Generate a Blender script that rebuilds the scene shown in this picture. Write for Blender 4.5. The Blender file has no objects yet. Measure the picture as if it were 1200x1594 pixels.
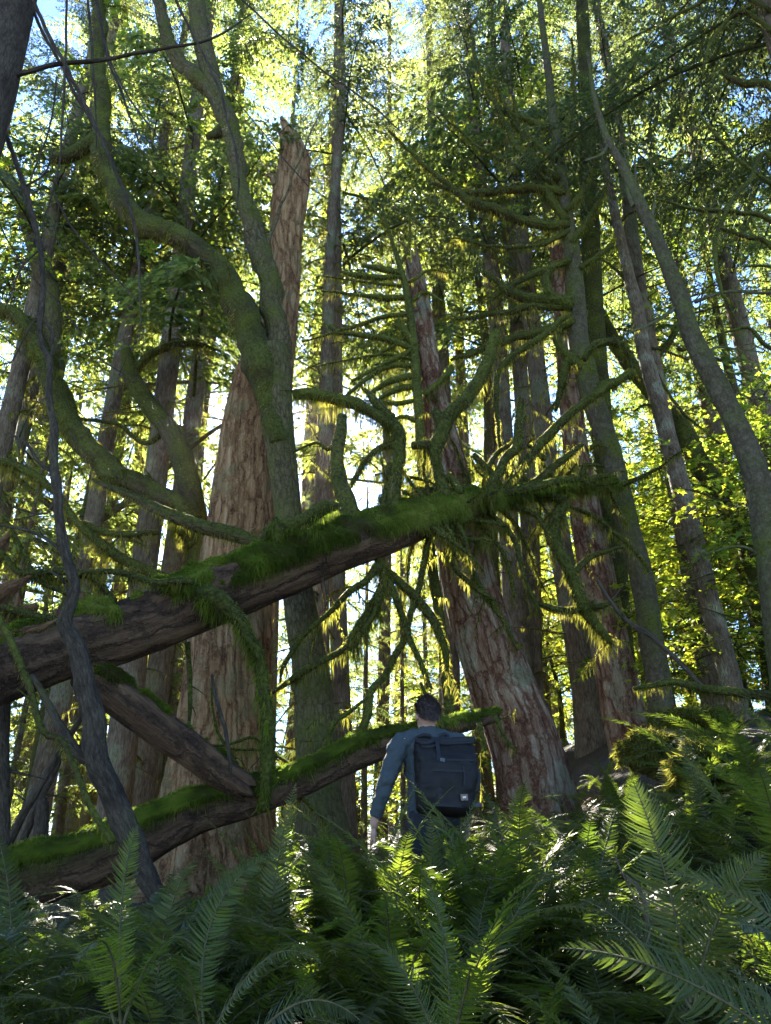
import bpy, math, random
import numpy as np
from mathutils import Vector, Matrix
random.seed(11)
rng = np.random.default_rng(11)
S = bpy.context.scene
COL = S.collection
PI = math.pi

# ------------------------------------------------------------------ camera model
PITCH = math.radians(24.0)
FPX = 1180.0
CP, SP = math.cos(PITCH), math.sin(PITCH)
CAM = np.array([0.0, 0.0, 1.25])

def at(px, py, Y):
    """world point seen at photo pixel (px,py) standing Y metres ahead; also its depth"""
    u = (px - 600.0) / FPX
    v = (797.0 - py) / FPX
    d = Y / (CP - v * SP)
    return np.array([d * u, Y, CAM[2] + d * (SP + v * CP)]), d

def proj(p):
    q = np.asarray(p, float) - CAM
    d = q[1] * CP + q[2] * SP
    return 600 + FPX * q[0] / d, 797 - FPX * (q[2] * CP - q[1] * SP) / d, d

def sstep(a, b, x):
    t = np.clip((np.asarray(x, float) - a) / (b - a), 0, 1)
    return t * t * (3 - 2 * t)

# ------------------------------------------------------------------ noise
def _h(ix, iy, iz, seed):
    h = (ix * 374761393 + iy * 668265263 + iz * 1442695041 + seed * 974634777) & 0xffffffff
    h = ((h ^ (h >> 13)) * 1274126177) & 0xffffffff
    h = ((h ^ (h >> 16)) * 2246822519) & 0xffffffff
    return ((h ^ (h >> 15)) & 0xffffff) / float(0xffffff)

def vnoise(p, seed=0):
    p = np.asarray(p, float)
    i = np.floor(p).astype(np.int64)
    f = p - i
    f = f * f * (3 - 2 * f)
    r = 0
    for dx in (0, 1):
        wx = f[:, 0] if dx else 1 - f[:, 0]
        for dy in (0, 1):
            wy = f[:, 1] if dy else 1 - f[:, 1]
            for dz in (0, 1):
                wz = f[:, 2] if dz else 1 - f[:, 2]
                r = r + wx * wy * wz * _h(i[:, 0] + dx, i[:, 1] + dy, i[:, 2] + dz, seed)
    return r * 2 - 1

def fbm(p, oct=4, seed=0):
    p = np.asarray(p, float)
    a, r, tot = 1.0, 0, 0
    for k in range(oct):
        r = r + a * vnoise(p * 2 ** k, seed + k * 17)
        tot += a
        a *= 0.5
    return r / tot

def ground(x, y):
    x = np.asarray(x, float)
    y = np.asarray(y, float)
    z = 0.095 * np.minimum(y, 8) + 0.035 * np.clip(y - 8, 0, 40) - 0.02 * np.clip(-y, 0, 30)
    yy = np.clip(y, 0, 14)
    z = z + sstep(0.7, 4.0, x) * (0.5 + 0.12 * yy) + 0.15 * np.clip(x - 4, 0, 25)
    z = z - 0.07 * np.clip(-x - 1.5, 0, 30)
    s = x.shape
    P = np.stack([x.ravel(), y.ravel(), np.zeros(x.size)], 1)
    return z + 0.10 * fbm(P * 0.8, 3, 5).reshape(s) + 0.03 * vnoise(P * 3.1, 9).reshape(s)

def gz(x, y):
    return float(ground(np.array([x]), np.array([y]))[0])

# ------------------------------------------------------------------ mesh builder
class MB:
    def __init__(self):
        self.v, self.f, self.bc, self.moss, self.var, self.n = [], [], [], [], [], 0

    def add(self, v, faces, mat=0, bc=None, moss=None, var=None, smooth=True):
        """faces: list of (m,k) int arrays"""
        v = np.asarray(v, float)
        n = len(v)
        self.v.append(v)
        self.bc.append(v.copy() if bc is None else bc)
        self.moss.append(np.zeros(n) if moss is None else np.broadcast_to(np.asarray(moss, float), (n,)))
        self.var.append(np.full(n, .5) if var is None else np.broadcast_to(np.asarray(var, float), (n,)))
        for F in faces:
            if len(F):
                self.f.append((np.asarray(F) + self.n, mat, smooth))
        self.n += n

    def build(self, name, mats, parent=None):
        me = bpy.data.meshes.new(name)
        V = np.concatenate(self.v)
        if parent is not None:
            V = V - np.array(parent.location)
        me.vertices.add(len(V))
        me.vertices.foreach_set('co', V.astype(np.float32).ravel())
        li, st, mi, sm = [], [], [], []
        k0 = 0
        for F, m, s in self.f:
            q, k = F.shape
            li.append(F.ravel())
            st.append(k0 + np.arange(q) * k)
            k0 += q * k
            mi.append(np.full(q, m))
            sm.append(np.full(q, s))
        li = np.concatenate(li); st = np.concatenate(st)
        me.loops.add(len(li))
        me.loops.foreach_set('vertex_index', li.astype(np.int32))
        me.polygons.add(len(st))
        me.polygons.foreach_set('loop_start', st.astype(np.int32))
        me.polygons.foreach_set('material_index', np.concatenate(mi).astype(np.int32))
        me.polygons.foreach_set('use_smooth', np.concatenate(sm).astype(bool))
        me.update(calc_edges=True)
        a = me.attributes.new('bc', 'FLOAT_VECTOR', 'POINT')
        a.data.foreach_set('vector', np.concatenate(self.bc).astype(np.float32).ravel())
        a = me.attributes.new('moss', 'FLOAT', 'POINT')
        a.data.foreach_set('value', np.concatenate(self.moss).astype(np.float32))
        a = me.attributes.new('var', 'FLOAT', 'POINT')
        a.data.foreach_set('value', np.concatenate(self.var).astype(np.float32))
        for m in mats:
            me.materials.append(m)
        o = bpy.data.objects.new(name, me)
        COL.objects.link(o)
        if parent is not None:
            o.parent = parent
        return o

def thing(name, label, cat, loc=(0, 0, 0), group=None):
    o = bpy.data.objects.new(name, None)
    COL.objects.link(o)
    o.location = [float(c) for c in loc]
    o.empty_display_size = 0.2
    o['label'] = label
    o['category'] = cat
    if group:
        o['group'] = group
    return o

def tag(o, label, cat, group=None):
    o['label'] = label
    o['category'] = cat
    if group:
        o['group'] = group
    return o

# ------------------------------------------------------------------ curves and tubes
def spline(A, step):
    A = np.asarray(A, float)
    if len(A) == 2:
        A = np.array([A[0], (A[0] + A[1]) / 2, A[1]])
    E = np.vstack([2 * A[0] - A[1], A, 2 * A[-1] - A[-2]])
    out = []
    t = np.linspace(0, 1, 14, endpoint=False)[:, None]
    for i in range(len(A) - 1):
        p0, p1, p2, p3 = E[i], E[i + 1], E[i + 2], E[i + 3]
        out.append(0.5 * (2 * p1 + (p2 - p0) * t + (2 * p0 - 5 * p1 + 4 * p2 - p3) * t ** 2 + (3 * p1 - p0 - 3 * p2 + p3) * t ** 3))
    out.append(A[-1:])
    D = np.vstack(out)
    s = np.concatenate([[0], np.cumsum(np.linalg.norm(np.diff(D[:, :3], axis=0), axis=1))])
    n = max(3, int(s[-1] / step) + 1)
    q = np.linspace(0, s[-1], n)
    return np.stack([np.interp(q, s, D[:, k]) for k in range(D.shape[1])], 1)

def unit(a):
    return a / np.maximum(np.linalg.norm(a, axis=-1, keepdims=True), 1e-9)

def frames(P):
    T = unit(np.gradient(P, axis=0))
    N = np.zeros_like(P)
    r = np.array([1.0, 0, 0]) if abs(T[0, 0]) < 0.8 else np.array([0, 1.0, 0])
    n = r - T[0] * r.dot(T[0])
    n /= np.linalg.norm(n)
    N[0] = n
    for i in range(1, len(P)):
        n = n - T[i] * n.dot(T[i])
        n /= max(np.linalg.norm(n), 1e-9)
        N[i] = n
    return T, N, np.cross(T, N)

_seed = [100]
def nseed():
    _seed[0] += 1
    return _seed[0]

def trace(pts, Y=None):
    """pixel trace -> (x,y,z,r); each point (px,py,width_px[,Y])"""
    out = []
    for p in pts:
        P, d = at(p[0], p[1], p[3] if len(p) > 3 else Y)
        out.append([*P, max(p[2], .5) * d / (2 * FPX)])
    return np.array(out)

def tube(mb, A, seg=8, rough=0.08, ridge=0.0, ridge_n=9, moss=0.5, mat=0, var=None, jag=0.0, flute=0.0, cap=True, twist=0.0, lump=0.0):
    P, R = A[:, :3], A[:, 3]
    n = len(P)
    T, N, B = frames(P)
    s = np.concatenate([[0], np.cumsum(np.linalg.norm(np.diff(P, axis=0), axis=1))])
    th = np.linspace(0, 2 * PI, seg, endpoint=False)
    c, sn = np.cos(th), np.sin(th)
    sd = nseed()
    nn = c[None, :, None] * N[:, None] + sn[None, :, None] * B[:, None]
    R2 = np.repeat(R[:, None], seg, 1)
    ang = th[None, :] + twist * s[:, None]
    q = np.stack([np.cos(ang) * 1.2, np.sin(ang) * 1.2, np.repeat(s[:, None], seg, 1) / np.maximum(R.mean() * 3, .05)], -1).reshape(-1, 3)
    disp = rough * fbm(q, 3, sd).reshape(n, seg)
    if lump:
        disp = disp + lump * np.clip(fbm(q * 1.3, 2, sd + 7).reshape(n, seg), 0, 1)
    if ridge:
        q2 = np.stack([np.cos(ang) * ridge_n / 2, np.sin(ang) * ridge_n / 2, np.repeat(s[:, None], seg, 1) * 0.8], -1).reshape(-1, 3)
        disp = disp + ridge * (1 - 2.2 * np.abs(fbm(q2, 3, sd + 3).reshape(n, seg)))
    if flute:
        k = np.clip(1 - s / (s[-1] * 0.55), 0, 1)[:, None] ** 1.5
        disp = disp + flute * k * (np.cos(5 * ang + 1.3) * .6 + np.cos(8 * ang + .4) * .4)
    RR = R2 * (1 + disp)
    V = P[:, None] + nn * RR[..., None]
    if jag:
        k = np.clip((s - (s[-1] - jag * 2.2)) / (jag * 2.2), 0, 1)[:, None] ** 2
        j = fbm(np.stack([c * 2.2, sn * 2.2, np.full(seg, .3)], 1), 4, sd + 5) * 1.3
        V = V + T[:, None] * (k * j[None] * jag)[..., None]
    i = np.arange(n - 1)[:, None] * seg
    a = np.arange(seg)[None]
    b = (np.arange(seg)[None] + 1) % seg
    F = np.stack([i + a, i + b, i + seg + b, i + seg + a], -1).reshape(-1, 4)
    V = V.reshape(-1, 3)
    rm = np.interp(s, s, R)
    bc = np.stack([np.cos(ang) * rm[:, None], np.sin(ang) * rm[:, None], np.repeat(s[:, None], seg, 1)], -1).reshape(-1, 3)
    up = nn[..., 2].reshape(-1)
    m = np.clip(moss * (0.75 + 0.55 * up) + 0.0, 0, 1)
    fs = [F]
    if cap:
        e = P[-1] - T[-1] * (jag * 0.7) + T[-1] * R[-1] * (0.25 if not jag else 0)
        st = P[0] - T[0] * R[0] * 0.1
        nv = len(V)
        V = np.vstack([V, e, st])
        bc = np.vstack([bc, [[0, 0, s[-1]]], [[0, 0, 0]]])
        m = np.concatenate([m, [moss * .5, 0]])
        k = np.arange(seg)
        k2 = (k + 1) % seg
        fs.append(np.stack([(n - 1) * seg + k, (n - 1) * seg + k2, np.full(seg, nv)], 1))
        fs.append(np.stack([k2, k, np.full(seg, nv + 1)], 1))
    mb.add(V, fs, mat, bc, m, var)
    return T, N, B, s

def strands(mb, A, fr, dens, L=(.02, .06), w=.008, top=1.0, bot=1.0, hang=1.0, mat=1, clump=0.0, out=.55):
    """short moss hairs on a tube"""
    T, N, B, s = fr
    P, R = A[:, :3], A[:, 3]
    n = int(dens * 2.1 * s[-1])
    w = w * .55
    if n < 3:
        return
    q = rng.uniform(0, s[-1], n)
    idx = np.clip(np.searchsorted(s, q) - 1, 0, len(s) - 2)
    fr_ = ((q - s[idx]) / np.maximum(s[idx + 1] - s[idx], 1e-6))[:, None]
    p = P[idx] * (1 - fr_) + P[idx + 1] * fr_
    r = R[idx] * (1 - fr_[:, 0]) + R[idx + 1] * fr_[:, 0]
    th = rng.uniform(0, 2 * PI, n)
    nn = unit(np.cos(th)[:, None] * N[idx] + np.sin(th)[:, None] * B[idx])
    z = nn[:, 2]
    keep = rng.uniform(0, 1, n) < np.where(z > 0, top, bot) * (0.35 + 0.65 * np.abs(z))
    base = p + nn * (r * 0.97)[:, None]
    if clump:
        keep &= fbm(base * 5.0, 2, 77) > (clump - .6 + rng.uniform(-.1, .1, n))
    base, nn, z, t = base[keep], nn[keep], z[keep], T[idx][keep]
    n = len(base)
    if not n:
        return
    low = np.clip(.35 - z, 0, 1)
    ln = rng.uniform(L[0], L[1], n) * (.32 + hang * low)
    ln = ln * (0.5 + 1.0 * (fbm(base * 7, 2, 3) + .5).clip(0, 1))
    d = unit(nn * (out * (1 - .6 * low))[:, None] + np.array([0, 0, -1.0]) * (0.30 + 0.9 * low)[:, None] + rng.normal(0, .22, (n, 3)))
    side = unit(np.cross(d, rng.normal(0, 1, (n, 3))))
    ww = w * rng.uniform(.6, 1.3, n)[:, None]
    mid = base + d * (ln * .5)[:, None]
    tip = base + d * ln[:, None] + np.array([0, 0, -.25]) * ln[:, None]
    b0 = base - nn * 0.006
    V = np.stack([b0 - side * ww, b0 + side * ww, mid + side * ww * .7, tip, mid - side * ww * .7], 1).reshape(-1, 3)
    o = np.arange(n)[:, None] * 5
    F = o + np.array([[0, 1, 2, 3, 4]])
    mb.add(V, [F], mat, var=np.repeat((.5 + .75 * fbm(base * 6, 2, 19) + rng.normal(0, .13, n)).clip(0, 1), 5), smooth=False)

def wiggle(A, amt, freq=3.0):
    sd = nseed()
    P = A[:, :3]
    s = np.concatenate([[0], np.cumsum(np.linalg.norm(np.diff(P, axis=0), axis=1))])
    for k in range(3):
        q = np.stack([s * freq, np.full_like(s, k * 7.3), np.full_like(s, .5)], 1)
        A[:, k] += fbm(q, 2, sd) * amt * np.minimum(1, s / .3)
    return A

def curve_branch(p, d, L, r, droop=0.3, wob=.12, n=7):
    """free branch from p in direction d with sag; returns (n,4)"""
    pts = []
    q = np.array(p, float)
    d = unit(np.array(d, float))
    st = L / (n - 1)
    for i in range(n):
        t = i / (n - 1)
        pts.append([*q, max(r * (1 - .85 * t), .003)])
        d = unit(d + np.array([0, 0, -droop / n * 1.6]) + rng.normal(0, wob, 3) / math.sqrt(n))
        q = q + d * st
    return np.array(pts)

# ------------------------------------------------------------------ materials
def mat_new(name):
    m = bpy.data.materials.new(name)
    m.use_nodes = True
    nt = m.node_tree
    nt.nodes.clear()
    return m, nt

def N_(nt, typ, **kw):
    n = nt.nodes.new(typ)
    for k, v in kw.items():
        if k.startswith('i_'):
            key = k[2:]
            n.inputs[int(key) if key.isdigit() else key.replace('_', ' ')].default_value = v
        else:
            setattr(n, k, v)
    return n

def ramp(nt, stops, src=None, interp='LINEAR'):
    r = nt.nodes.new('ShaderNodeValToRGB')
    r.color_ramp.interpolation = interp
    e = r.color_ramp.elements
    while len(e) < len(stops):
        e.new(.5)
    for k, (p, c) in enumerate(stops):
        e[k].position = p
        e[k].color = (*c, 1) if len(c) == 3 else c
    if src is not None:
        nt.links.new(src, r.inputs[0])
    return r

def attr(nt, name):
    return N_(nt, 'ShaderNodeAttribute', attribute_name=name)

def vscale(nt, src, sc):
    m = N_(nt, 'ShaderNodeVectorMath', operation='MULTIPLY')
    nt.links.new(src, m.inputs[0])
    m.inputs[1].default_value = sc
    return m.outputs[0]

def mix(nt, fac, a, b):
    m = N_(nt, 'ShaderNodeMix', data_type='RGBA')
    for s, v in ((m.inputs[0], fac), (m.inputs[6], a), (m.inputs[7], b)):
        if isinstance(v, (int, float)):
            s.default_value = v
        elif isinstance(v, tuple):
            s.default_value = (*v, 1)
        else:
            nt.links.new(v, s)
    return m.outputs[2]

def math_(nt, op, a, b=None, clamp=False):
    m = N_(nt, 'ShaderNodeMath', operation=op, use_clamp=clamp)
    for s, v in ((m.inputs[0], a), (m.inputs[1], b)):
        if v is None:
            continue
        if isinstance(v, (int, float)):
            s.default_value = v
        else:
            nt.links.new(v, s)
    return m.outputs[0]

MOSS_A, MOSS_B = (.014, .012, .003), (.078, .084, .012)

def bark_mat(name, stops, sxy=14.0, sz=2.2, mossgain=1.0, mossbias=0.0, lichen=None, bump=.6, rough=.92, plate=(10., 2.4), crack=.75):
    m, nt = mat_new(name)
    L = nt.links
    bc = attr(nt, 'bc').outputs['Vector']
    oi = N_(nt, 'ShaderNodeObjectInfo')
    off = N_(nt, 'ShaderNodeVectorMath', operation='ADD')
    L.new(bc, off.inputs[0])
    L.new(oi.outputs['Location'], off.inputs[1])
    bco = off.outputs[0]
    n1 = N_(nt, 'ShaderNodeTexNoise', i_Scale=1.0, i_Detail=8.0, i_Roughness=.7)
    L.new(vscale(nt, bco, (sxy, sxy, sz)), n1.inputs['Vector'])
    n2 = N_(nt, 'ShaderNodeTexNoise', i_Scale=2.2, i_Detail=5.0)
    L.new(bco, n2.inputs['Vector'])
    n3 = N_(nt, 'ShaderNodeTexNoise', i_Scale=34.0, i_Detail=5.0)
    L.new(bco, n3.inputs['Vector'])
    n4 = N_(nt, 'ShaderNodeTexNoise', i_Scale=1.0, i_Detail=5.0, i_Roughness=.7)
    L.new(vscale(nt, bco, (70, 70, 16)), n4.inputs['Vector'])
    # plates and cracks
    wv = N_(nt, 'ShaderNodeVectorMath', operation='ADD')
    L.new(vscale(nt, bco, (plate[0], plate[0], plate[1])), wv.inputs[0])
    L.new(vscale(nt, n3.outputs['Color'], (.5, .5, .5)), wv.inputs[1])
    wv2 = N_(nt, 'ShaderNodeVectorMath', operation='ADD')
    L.new(wv.outputs[0], wv2.inputs[0])
    L.new(vscale(nt, n2.outputs['Color'], (2.2, 2.2, 2.2)), wv2.inputs[1])
    vo = N_(nt, 'ShaderNodeTexVoronoi', feature='DISTANCE_TO_EDGE', i_Scale=1.0)
    L.new(wv2.outputs[0], vo.inputs['Vector'])
    ck = ramp(nt, [(.0, (0, 0, 0)), (.16, (1, 1, 1))], vo.outputs['Distance']).outputs[0]
    f = math_(nt, 'ADD', math_(nt, 'MULTIPLY', n1.outputs[0], .55), math_(nt, 'ADD', math_(nt, 'MULTIPLY', n2.outputs[0], .25), math_(nt, 'MULTIPLY', n4.outputs[0], .3)))
    f = math_(nt, 'SUBTRACT', f, math_(nt, 'MULTIPLY', math_(nt, 'SUBTRACT', 1.0, ck), .16 * crack))
    base = ramp(nt, stops, f).outputs[0]
    if lichen:
        lf = ramp(nt, [(.53, (0, 0, 0)), (.62, (1, 1, 1))], n2.outputs[0]).outputs[0]
        lf = math_(nt, 'MULTIPLY', lf, ramp(nt, [(.42, (0, 0, 0)), (.6, (1, 1, 1))], n4.outputs[0]).outputs[0], True)
        lf = math_(nt, 'MULTIPLY', lf, .8)
        base = mix(nt, lf, base, lichen)
    mo = attr(nt, 'moss').outputs['Fac']
    mf = math_(nt, 'ADD', math_(nt, 'MULTIPLY', mo, mossgain), math_(nt, 'ADD', math_(nt, 'MULTIPLY', n2.outputs[0], 1.0), math_(nt, 'MULTIPLY', n4.outputs[0], .45)))
    mf = math_(nt, 'MULTIPLY', math_(nt, 'SUBTRACT', mf, 1.12 - mossbias), 3.0, True)
    mc = ramp(nt, [(.36, MOSS_A), (.62, MOSS_B)], math_(nt, 'ADD', math_(nt, 'MULTIPLY', n3.outputs[0], .55), math_(nt, 'MULTIPLY', n2.outputs[0], .45))).outputs[0]
    col = mix(nt, mf, base, mc)
    h = math_(nt, 'ADD', math_(nt, 'ADD', n1.outputs[0], math_(nt, 'MULTIPLY', n4.outputs[0], .5)), math_(nt, 'MULTIPLY', n3.outputs[0], math_(nt, 'ADD', .1, math_(nt, 'MULTIPLY', mf, .9))))
    h = math_(nt, 'ADD', h, math_(nt, 'MULTIPLY', ck, crack * .6))
    bp = N_(nt, 'ShaderNodeBump', i_Strength=bump, i_Distance=.045)
    L.new(h, bp.inputs['Height'])
    b = N_(nt, 'ShaderNodeBsdfPrincipled', i_Roughness=rough)
    b.inputs['Specular IOR Level'].default_value = .15
    L.new(col, b.inputs['Base Color'])
    L.new(bp.outputs[0], b.inputs['Normal'])
    o = N_(nt, 'ShaderNodeOutputMaterial')
    L.new(b.outputs[0], o.inputs[0])
    return m

def leaf_mat(name, refl, trans, tfac=.5, rough=.45, spec=.35, rnd=.25):
    """refl / trans: colour ramps over per-leaf variation"""
    m, nt = mat_new(name)
    L = nt.links
    va = attr(nt, 'var').outputs['Fac']
    oi = N_(nt, 'ShaderNodeObjectInfo')
    f = math_(nt, 'ADD', math_(nt, 'MULTIPLY', va, 1 - rnd), math_(nt, 'MULTIPLY', oi.outputs['Random'], rnd))
    cr = ramp(nt, refl, f).outputs[0]
    ct = ramp(nt, trans, f).outputs[0]
    b = N_(nt, 'ShaderNodeBsdfPrincipled', i_Roughness=rough)
    b.inputs['Specular IOR Level'].default_value = spec
    L.new(cr, b.inputs['Base Color'])
    t = N_(nt, 'ShaderNodeBsdfTranslucent')
    L.new(ct, t.inputs[0])
    ms = N_(nt, 'ShaderNodeMixShader')
    ms.inputs[0].default_value = tfac
    L.new(b.outputs[0], ms.inputs[1])
    L.new(t.outputs[0], ms.inputs[2])
    o = N_(nt, 'ShaderNodeOutputMaterial')
    L.new(ms.outputs[0], o.inputs[0])
    return m

def plain_mat(name, a, b_, scale=30, rough=.85, bump=.2, spec=.3, detail=4):
    m, nt = mat_new(name)
    L = nt.links
    tc = N_(nt, 'ShaderNodeTexCoord')
    n = N_(nt, 'ShaderNodeTexNoise', i_Scale=scale, i_Detail=detail)
    L.new(tc.outputs['Object'], n.inputs['Vector'])
    c = ramp(nt, [(.3, a), (.7, b_)], n.outputs[0]).outputs[0]
    b = N_(nt, 'ShaderNodeBsdfPrincipled', i_Roughness=rough)
    b.inputs['Specular IOR Level'].default_value = spec
    L.new(c, b.inputs['Base Color'])
    if bump:
        bp = N_(nt, 'ShaderNodeBump', i_Strength=bump, i_Distance=.01)
        L.new(n.outputs[0], bp.inputs['Height'])
        L.new(bp.outputs[0], b.inputs['Normal'])
    o = N_(nt, 'ShaderNodeOutputMaterial')
    L.new(b.outputs[0], o.inputs[0])
    return m

M = {}
M['cedar'] = bark_mat('cedar bark', [(.34, (.03, .015, .008)), (.5, (.13, .07, .035)), (.62, (.23, .14, .08)), (.78, (.34, .25, .16))], 16, 2.2, .8, .0, lichen=(.26, .27, .17), bump=1.)
M['snag'] = bark_mat('weathered snag wood', [(.34, (.04, .019, .008)), (.47, (.19, .098, .042)), (.58, (.30, .18, .085)), (.76, (.47, .36, .23))], 20, 1.8, .8, .0, lichen=(.10, .115, .05), bump=1., plate=(9, 1.3))
M['leancedar'] = bark_mat('split red cedar bark', [(.34, (.035, .014, .007)), (.47, (.13, .058, .03)), (.56, (.19, .12, .072)), (.70, (.33, .28, .19))], 14, 2.2, .9, .04, lichen=(.25, .26, .16), bump=1., plate=(8, 1.8))
M['maple'] = bark_mat('maple bark', [(.34, (.025, .02, .008)), (.5, (.085, .066, .03)), (.75, (.19, .16, .085))], 24, 7, 1.0, .18, plate=(18, 8))
M['fir'] = bark_mat('fir bark', [(.34, (.03, .02, .012)), (.5, (.105, .075, .045)), (.75, (.24, .19, .13))], 22, 8, .9, .05, lichen=(.24, .26, .17), plate=(26, 5), crack=.5)
M['alder'] = bark_mat('smooth lichened bark', [(.34, (.022, .016, .009)), (.5, (.072, .055, .032)), (.72, (.20, .17, .115))], 16, 14, .9, .22, lichen=(.28, .31, .22), plate=(30, 9), crack=.2)
M['log'] = bark_mat('rotting log wood', [(.34, (.016, .009, .005)), (.5, (.070, .038, .020)), (.62, (.13, .074, .038)), (.8, (.23, .15, .085))], 16, 2.0, .9, -.02, bump=1, plate=(7, 1.2))
M['rawwood'] = bark_mat('bare orange wood', [(.32, (.04, .018, .008)), (.5, (.13, .065, .028)), (.75, (.26, .15, .075))], 18, 1.6, .9, -.1, bump=1, plate=(12, 1.2))
M['dark'] = bark_mat('dark dead bark', [(.34, (.010, .008, .006)), (.5, (.036, .026, .017)), (.75, (.115, .09, .06))], 34, 10, .8, .06, plate=(48, 14), crack=.3)
M['mossbark'] = bark_mat('moss grown bark', [(.32, (.018, .013, .006)), (.5, (.055, .042, .018)), (.75, (.13, .10, .05))], 26, 9, 1.1, .25)
M['moss'] = leaf_mat('moss strands', [(0, (.015, .016, .003)), (.5, (.050, .054, .008)), (1, (.13, .12, .03))], [(0, (.14, .15, .018)), (.6, (.38, .37, .045)), (1, (.55, .48, .11))], .5, .8, .05, 0)
M['lushmoss'] = leaf_mat('green log moss', [(0, (.048, .034, .010)), (.25, (.036, .046, .006)), (.6, (.088, .112, .010)), (1, (.16, .165, .03))], [(0, (.10, .18, .012)), (.6, (.24, .35, .03)), (1, (.38, .43, .06))], .45, .8, .05, 0)
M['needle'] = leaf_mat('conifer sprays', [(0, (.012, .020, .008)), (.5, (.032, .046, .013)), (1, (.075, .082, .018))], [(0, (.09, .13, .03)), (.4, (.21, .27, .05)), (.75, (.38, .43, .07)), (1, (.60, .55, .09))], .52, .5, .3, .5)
M['needledark'] = leaf_mat('shaded cedar sprays', [(0, (.014, .024, .010)), (1, (.05, .062, .020))], [(0, (.08, .11, .03)), (.5, (.20, .24, .05)), (1, (.38, .39, .07))], .36, .5, .25)  # darker, less translucent, so the silhouette shade sits in the leaf colour
M['mapleleaf'] = leaf_mat('broad leaves', [(0, (.035, .075, .010)), (.6, (.075, .125, .012)), (1, (.15, .15, .015))], [(0, (.22, .38, .03)), (.5, (.48, .55, .04)), (.9, (.70, .62, .04)), (1, (.75, .45, .04))], .55, .4, .4)
M['fern'] = leaf_mat('sword fern leaves', [(0, (.024, .029, .004)), (.6, (.062, .068, .008)), (.85, (.10, .098, .013)), (1, (.15, .10, .022))], [(0, (.07, .13, .012)), (.6, (.20, .28, .022)), (1, (.42, .43, .04))], .42, .48, .3, .5)
M['stalk'] = plain_mat('fern stalk', (.05, .04, .015), (.10, .08, .03), 40)
M['deadfern'] = leaf_mat('withered fern leaves', [(0, (.09, .045, .018)), (1, (.26, .14, .05))], [(0, (.10, .05, .02)), (1, (.25, .12, .04))], .3, .7, .2)
# ------------------------------------------------------------------ foliage
def leaflets(base, d, up, ln, w):
    """diamond quads"""
    side = unit(np.cross(d, up))
    m = base + d * (ln * .45)[:, None] + np.array([0, 0, -.0]) 
    tip = base + d * ln[:, None] + np.array([0, 0, -.12]) * ln[:, None]
    V = np.stack([base, m + side * w[:, None], tip, m - side * w[:, None]], 1).reshape(-1, 3)
    F = np.arange(len(base))[:, None] * 4 + np.array([[0, 1, 2, 3]])
    return V, F

class Bough:
    pass

def make_bough(L, nsec=15, leaf=(.09, .017), step=.055, droop=.9, secf=.42, seed=0, gap=.12):
    r = np.random.default_rng(seed)
    n = 14
    pts = []
    q = np.zeros(3)
    a = .25
    yaw = 0.
    for i in range(n):
        pts.append([*q, .016 * L / 2.5 * (1 - i / n) + .003])
        st = L / (n - 1)
        q = q + np.array([math.cos(a) * math.cos(yaw), math.cos(a) * math.sin(yaw), math.sin(a)]) * st
        a -= droop / n * r.uniform(.6, 1.4)
        yaw += r.normal(0, .05)
    A = np.array(pts)
    wood = MB()
    tube(wood, A, 4, 0, moss=.6, cap=False)
    s = np.linspace(0, 1, n)
    T = unit(np.gradient(A[:, :3], axis=0))
    b_, d_, u_, l_, w_ = [], [], [], [], []
    for i in range(nsec):
        for sg in (-1, 1):
            if r.uniform() < gap:
                continue
            t = .08 + .92 * (i + r.uniform(-.3, .3)) / (nsec - 1)
            t = min(max(t, .02), 1)
            p = np.array([np.interp(t, s, A[:, k]) for k in range(3)])
            ta = unit(np.array([np.interp(t, s, T[:, k]) for k in range(3)]))
            side = unit(np.cross(np.array([0, 0, 1.]), ta)) * sg
            l = L * secf * (1 - .8 * t ** 1.6) * r.uniform(.55, 1.15) * min(1, .45 + t * 3)
            ang = math.radians(r.uniform(42, 68))
            d = unit(ta * math.cos(ang) + side * math.sin(ang) + np.array([0, 0, r.uniform(-.25, .12)]))
            m = max(3, int(l / step))
            tt = (np.arange(m) + r.uniform(0, .6, m)) * l / m
            dr = r.uniform(.25, .75)
            pp = p + d * tt[:, None] + np.array([0, 0, -1.]) * (dr * tt ** 2 / max(l, .2))[:, None]
            dl = unit(d + np.array([0, 0, -1.]) * (2 * dr * tt / max(l, .2))[:, None])
            for s2 in (-1, 1, 0):
                sd = unit(np.cross(dl, np.array([0, 0, 1.])) ) * s2
                dd = unit(dl * .75 + sd * .75 + r.normal(0, .18, (m, 3)) + np.array([0, 0, -.22]))
                if s2 == 0 and m > 2:
                    dd = unit(dl + r.normal(0, .2, (m, 3)))
                b_.append(pp + r.normal(0, .008, (m, 3)))
                d_.append(dd)
                u_.append(unit(np.array([0, 0, 1.]) + r.normal(0, .45, (m, 3))))
                k = leaf[0] * r.uniform(.6, 1.35, m) * (1 - .35 * tt / max(l, .01))
                l_.append(k)
                w_.append(leaf[1] * r.uniform(.7, 1.3, m))
    b = np.concatenate(b_)
    V, F = leaflets(b, np.concatenate(d_), np.concatenate(u_), np.concatenate(l_), np.concatenate(w_))
    o = Bough()
    o.V, o.F = V, F
    o.var = np.repeat(r.beta(2, 2.4, len(b)), 4)
    o.wV = np.concatenate(wood.v)
    o.wF = [f for f, _, _ in wood.f]
    o.wbc = np.concatenate(wood.bc)
    return o

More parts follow.
